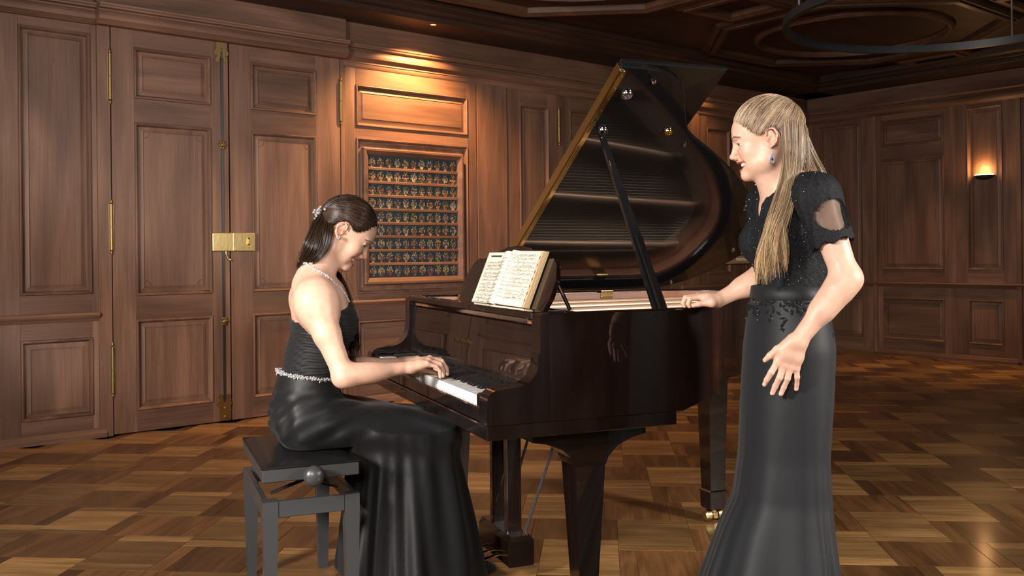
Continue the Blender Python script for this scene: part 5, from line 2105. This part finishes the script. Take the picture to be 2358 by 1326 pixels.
def bodice_post(P, d):
    Q = (P - TW[:3, 3]) @ TW[:3, :3]
    x, y, z = Q[:, 0], Q[:, 1], Q[:, 2]
    n1 = .0012 * np.sin(x * 300 + 4 * np.sin(z * 120)) * np.sin(z * 260 + y * 210)
    d = d - n1 - .005 * soft(z, 1.265, 1.295)
    ay = np.abs(y)
    d = np.maximum(d, -np.maximum(ay - np.maximum(0, z - 1.240) * .44, .012 - x) * .85)       # V opening in front
    nk_ = np.sqrt((x - .016) ** 2 + y ** 2) - .074
    d = np.maximum(d, -np.maximum(nk_, 1.30 - z))
    d = np.maximum(d, 1.035 - z)
    for SH_, EL_ in ((L_SH, L_EL2), (R_SH, R_EL2)):
        dn_ = (np.array(EL_) - SH_) / np.linalg.norm(np.array(EL_) - SH_)
        side_ = P[:, 1] * np.sign(SH_[1])
        t_ = (P - np.array(SH_)) @ dn_
        ra = np.linalg.norm(P - np.array(SH_) - t_[:, None] * dn_, axis=1)
        d = np.where((side_ > .137) & (ra < .070), np.maximum(d, t_ - .012), d)
    return np.maximum(d, z - 1.375)


V, Fq = bd.mesh(.003, (-.16, -.23, 1.02), (.18, .23, 1.40), bodice_post)
link_mesh('lace_bodice', np_mesh('lace_bodice', V, Fq), M_LACE, singer)
# cap sleeves, partly sheer
for s, SH, EL in ((1, np.array(L_SH), np.array(L_EL2)), (-1, np.array(R_SH), np.array(R_EL2))):
    sl = Body()
    dn = (EL - SH) / np.linalg.norm(EL - SH)
    sl.el(SH + np.array([0, -s * .006, .0]), (.061, .057, .064), k=.03)
    sl.rc(SH, SH + dn * .155, .0580, .0565, k=.03)
    inner = Body()
    inner.rc(SH - dn * .01, SH + dn * .30, .0530, .0505)

    def sleeve_post(P, d, SH=SH, dn=dn, s=s, inner=inner):
        t = (P - SH) @ dn
        a_ = np.arctan2(P[:, 0] - SH[0], s * (P[:, 1] - SH[1]))
        d = d - .0012 * np.sin(14 * a_ + 20 * t)
        d = np.maximum(d, t - (.135 + .005 * np.sin(a_ * 11)))
        d = np.maximum(d, -inner.eval(P))
        return np.maximum(d, (SH[1] * s - .060 - s * P[:, 1]) * .9)

    V, Fq = sl.mesh(.0028, SH - .20, SH + np.array([.10, .10, .09]), sleeve_post)
    mez = np_mesh('sleeve', V, Fq)
    c_ = SH + dn * .055 + np.array([.004, s * .040, 0])
    q_ = (V - c_) / np.array([.058, .070, .050])
    add_attr(mez, 'sheer', 1 - soft(np.linalg.norm(q_, axis=1), .55, 1.25))
    link_mesh('sleeve', mez, M_LACE_SHEER, singer)

# satin waistband and floor-length skirt
def skirt_ring(z, g=0.0, n=144, folds=True):
    zs = [0, .12, .26, .37, .45, .57, .72, .88, .96, 1.05]
    ff = [.330, .285, .236, .195, .157, .139, .131, .118, .108, .094]
    bb = [-.150, -.125, -.106, -.099, -.098, -.095, -.109, -.118, -.108, -.086]
    ll = [.280, .240, .200, .175, .160, .153, .157, .160, .148, .118]
    f, b, l = np.interp(z, zs, ff), np.interp(z, zs, bb), np.interp(z, zs, ll)
    out = []
    for k in range(n):
        q = 2 * math.pi * k / n
        c, s_ = math.cos(q), math.sin(q)
        e = 1.0 + 0
        t = max(0, (.75 - z) / .75)
        fold = (.003 + .013 * t) * t * (math.sin(9 * q + .8 * math.sin(2 * q) + 1.1) * .6 + math.sin(16 * q + 2.0 * math.sin(3 * q)) * .4) if folds else 0
        rx = (f if c > 0 else -b) + g + fold
        ry = l + g + fold
        p = 2.25
        w = (abs(c) ** p + abs(s_) ** p) ** (-1 / p)
        u_, v_ = rx * c * w + .004, ry * s_ * w
        out.append((u_ * TW[0, 0] + v_ * TW[0, 1], u_ * TW[1, 0] + v_ * TW[1, 1], z))
    return out


zz = list(np.linspace(.003, 1.045, 66))
M_CREPE = satin('black_crepe', (.0050, .0061, .0082), .60, .10, 12, .08)
MB().rings([skirt_ring(z) for z in zz]).build('skirt', M_CREPE, singer, smooth=70)
M_BAND = satin('black_satin_band', (.0075, .008, .0095), .60, .05, 30, .06)
MB().rings([skirt_ring(z, g, 144, False) for z, g in ((1.020, .0005), (1.022, .003), (1.056, .003), (1.058, -.002))], cap0=False, cap1=False).build('waistband', M_BAND, singer, smooth=60)
# lace motifs hanging below the band: leaf-shaped pieces, and sequins
g_ = np.random.default_rng(21)
lm = MB()
for k in range(240):
    q = g_.uniform(0, 2 * math.pi)
    z = 1.022 - abs(g_.normal(0, .030)) - (.035 * g_.random() if math.sin(q * 9) > .3 else 0)
    z = max(z, .925)
    ring = skirt_ring(z, .0015, 144, False)
    i_ = int(q / (2 * math.pi) * 144) % 144
    p, p2 = np.array(ring[i_]), np.array(ring[(i_ + 1) % 144])
    t = (p2 - p) / np.linalg.norm(p2 - p)
    nrm = np.cross(t, [0, 0, 1])
    an = g_.uniform(0, math.pi)
    a_ = t * math.cos(an) + np.array([0, 0, 1]) * math.sin(an)
    b_ = np.cross(nrm, a_)
    L_, W_ = g_.uniform(.007, .013), g_.uniform(.003, .005)
    pts = [p + a_ * L_, p + b_ * W_ + nrm * .001, p - a_ * L_, p - b_ * W_ + nrm * .001, p + nrm * .003]
    lm.add(pts, [(0, 1, 4), (1, 2, 4), (2, 3, 4), (3, 0, 4)])
tag(lm.build('lace_trim', M_LACE, singer), kind='stuff')
sq = MB()
Vb = np.array([v.co[:] for v in bpy.data.objects['lace_bodice'].data.vertices])
for i_ in g_.integers(0, len(Vb), 240):
    sq.sphere(Vb[i_], g_.uniform(.0009, .0017), 5, 3)
for k in range(40):
    ring = skirt_ring(g_.uniform(.96, 1.02), .003, 144, False)
    sq.sphere(ring[g_.integers(0, 144)], .0013, 5, 3)
tag(sq.build('sequins', M_GEM, singer), kind='stuff')

# blonde hair, half tied up
HC2, HR2 = (-.006, 0, .038), (.103, .083, .096)
cap = Body()
cap.at(HM2).el(HC2, tuple(r * .985 for r in HR2))
_Mi2 = np.linalg.inv(HM2)


def cap_cut2(P, d):
    Q = P @ _Mi2[:3, :3].T + _Mi2[:3, 3]
    thr = np.interp(Q[:, 0], [-.12, -.055, -.040, -.030, -.020, .004, .016, .024, .034, .046, .062, .080, .10], [-.075, -.072, -.040, .010, .034, .036, .026, .018, .026, .044, .060, .072, .082])
    return np.maximum(d, (thr - Q[:, 2]) * .75)


V, Fq = cap.mesh(.003, (-.06, -.13, 1.34), (.24, .13, 1.64), cap_cut2)
M_HAIR2 = hair_material('blonde_hair', [(.20, (.105, .069, .043)), (.42, (.215, .147, .092)), (.60, (.37, .265, .170)), (.82, (.56, .43, .29))], .42, (1.42, 1.15, (.80, .70, .52)))
M_HAIR2B = hair_material('blonde_hair_base', [(.2, (.11, .072, .045)), (.85, (.22, .155, .10))], .8, None, .08)
hair2 = link_mesh('hair', np_mesh('hair', V, Fq), M_HAIR2B, singer)
knot_w = np.array([.006, .006, 1.568])
knot2 = (_Mi2 @ np.array([*knot_w, 1]))[:3]
hl2 = []
for sg_ in (1,):
    hl2 += [(-.070, .050, -.050), (-.055, .068, -.030), (-.042, .077, .000), (-.026, .081, .030), (.006, .080, .037), (.018, .078, .028), (.028, .075, .022), (.038, .070, .032), (.052, .063, .050), (.068, .052, .066), (.086, .034, .078), (.094, .012, .083), (.094, -.010, .083), (.086, -.032, .080), (.064, -.056, .064), (.040, -.070, .040), (.005, -.079, .034), (-.030, -.080, .020), (-.055, -.068, -.030)]
sets = [cap_strands(HM2, HC2, HR2, hl2, knot2, 2600, .0008, (.001, .008), 31, arch=.006, rise=.18)]
sets.append(lock([knot_w + (.03, .045, -.005), (.056, .082, 1.515), (.062, .094, 1.440), (.082, .112, 1.372), (.108, .124, 1.310), (.132, .128, 1.250), (.148, .124, 1.190), (.156, .116, 1.130), (.156, .104, 1.066)], [.014, .022, .020, .016, .015, .018, .022, .024, .016], [.008, .012, .012, .011, .011, .011, .010, .010, .008], 900, .0008, .016, 28, seed=32, up=(.1, 1, .1), spread=1.3, thin_end=.25))
sets.append(lock([knot_w + (.01, .045, -.005), (.030, .082, 1.515), (.042, .094, 1.430), (.064, .112, 1.362), (.092, .124, 1.296), (.118, .128, 1.230), (.128, .128, 1.160), (.124, .118, 1.082)], [.014, .020, .020, .016, .015, .018, .020, .014], [.008, .012, .012, .011, .011, .010, .010, .007], 800, .0008, .018, 28, seed=33, up=(.1, 1, .1), spread=1.7, thin_end=.25))
sets.append(lock([knot_w + (-.004, .005, 0), (-.022, .030, 1.490), (-.048, .030, 1.420), (-.090, .012, 1.365), (-.124, -.015, 1.310), (-.140, -.050, 1.200), (-.138, -.070, 1.060)], [.010, .020, .026, .028, .030, .032, .026], [.008, .018, .020, .016, .012, .012, .010], 900, .0008, .012, 26, seed=34, up=(.1, 1, .1)))
sets.append(lock([knot_w + (-.004, .0, 0), (-.020, -.010, 1.490), (-.040, -.020, 1.420), (-.072, -.030, 1.360), (-.110, -.045, 1.300), (-.130, -.060, 1.180)], [.014, .040, .050, .050, .045, .035], [.008, .016, .016, .014, .012, .010], 700, .0008, .012, 22, seed=35, up=(1, 0, .2)))
sets.append(lock([knot_w + (.004, .03, -.03), (.012, .080, 1.500), (.020, .088, 1.420), (.030, .090, 1.370), (.050, .108, 1.310)], [.010, .016, .020, .020, .014], [.006, .010, .012, .012, .008], 300, .0008, .006, 20, seed=37, up=(.1, 1, .1)))
sets.append(lock([knot_w + (.002, .0, .006), (-.006, .012, 1.545), (-.030, .020, 1.480), (-.075, .005, 1.390), (-.125, -.010, 1.330)], [.012, .022, .030, .036, .040], [.010, .020, .022, .020, .016], 60, .0005, .014, 22, seed=36, up=(.1, 1, .1), spread=2.5))
m = MB()
for k in range(7):
    a_ = k * .9
    m.tube([knot_w + (.010 * math.cos(a_ + t * 1.1), .010 * math.sin(a_ + t * 1.1), -.006 + .012 * t + .004 * math.sin(a_ * 3)) for t in np.linspace(0, 1.6, 8)], .0038, 6)
m.build('hair_knot', M_HAIR2, hair2, smooth=60)
build_strands('hair_strands', sets, M_HAIR2, hair2, Z3)
# drop earring
e0 = (HM2 @ np.array([.003, .0835, -.027, 1]))[:3]
er_ = MB().tube([e0, e0 + (.001, .004, -.008), e0 + (.0, .003, -.014)], .0008, 6)
dc = e0 + (.0, .004, -.030)
prof = [(.0, .016), (.0035, .010), (.0075, .001), (.0088, -.006), (.0065, -.0125), (0, -.015)]
ring = [(x, z) for x, z in prof] + [(-x, z) for x, z in prof[::-1][1:-1]]
er_.tube([dc + (x, .0, z) for x, z in ring] + [dc + (ring[0][0], 0, ring[0][1])], .0015, 6)
er_.prism([(dc[0] + x * .85, dc[2] + z * .85) for x, z in ring], dc[1] - .0012, dc[1] + .0006, 'xz')
ear_o = er_.build('earring', M_GEM, singer, smooth=40)
MB().sphere(dc + (0, .0016, -.004), (.0028, .0016, .0038), 10, 6).build('stone', M_SAPPHIRE, ear_o)
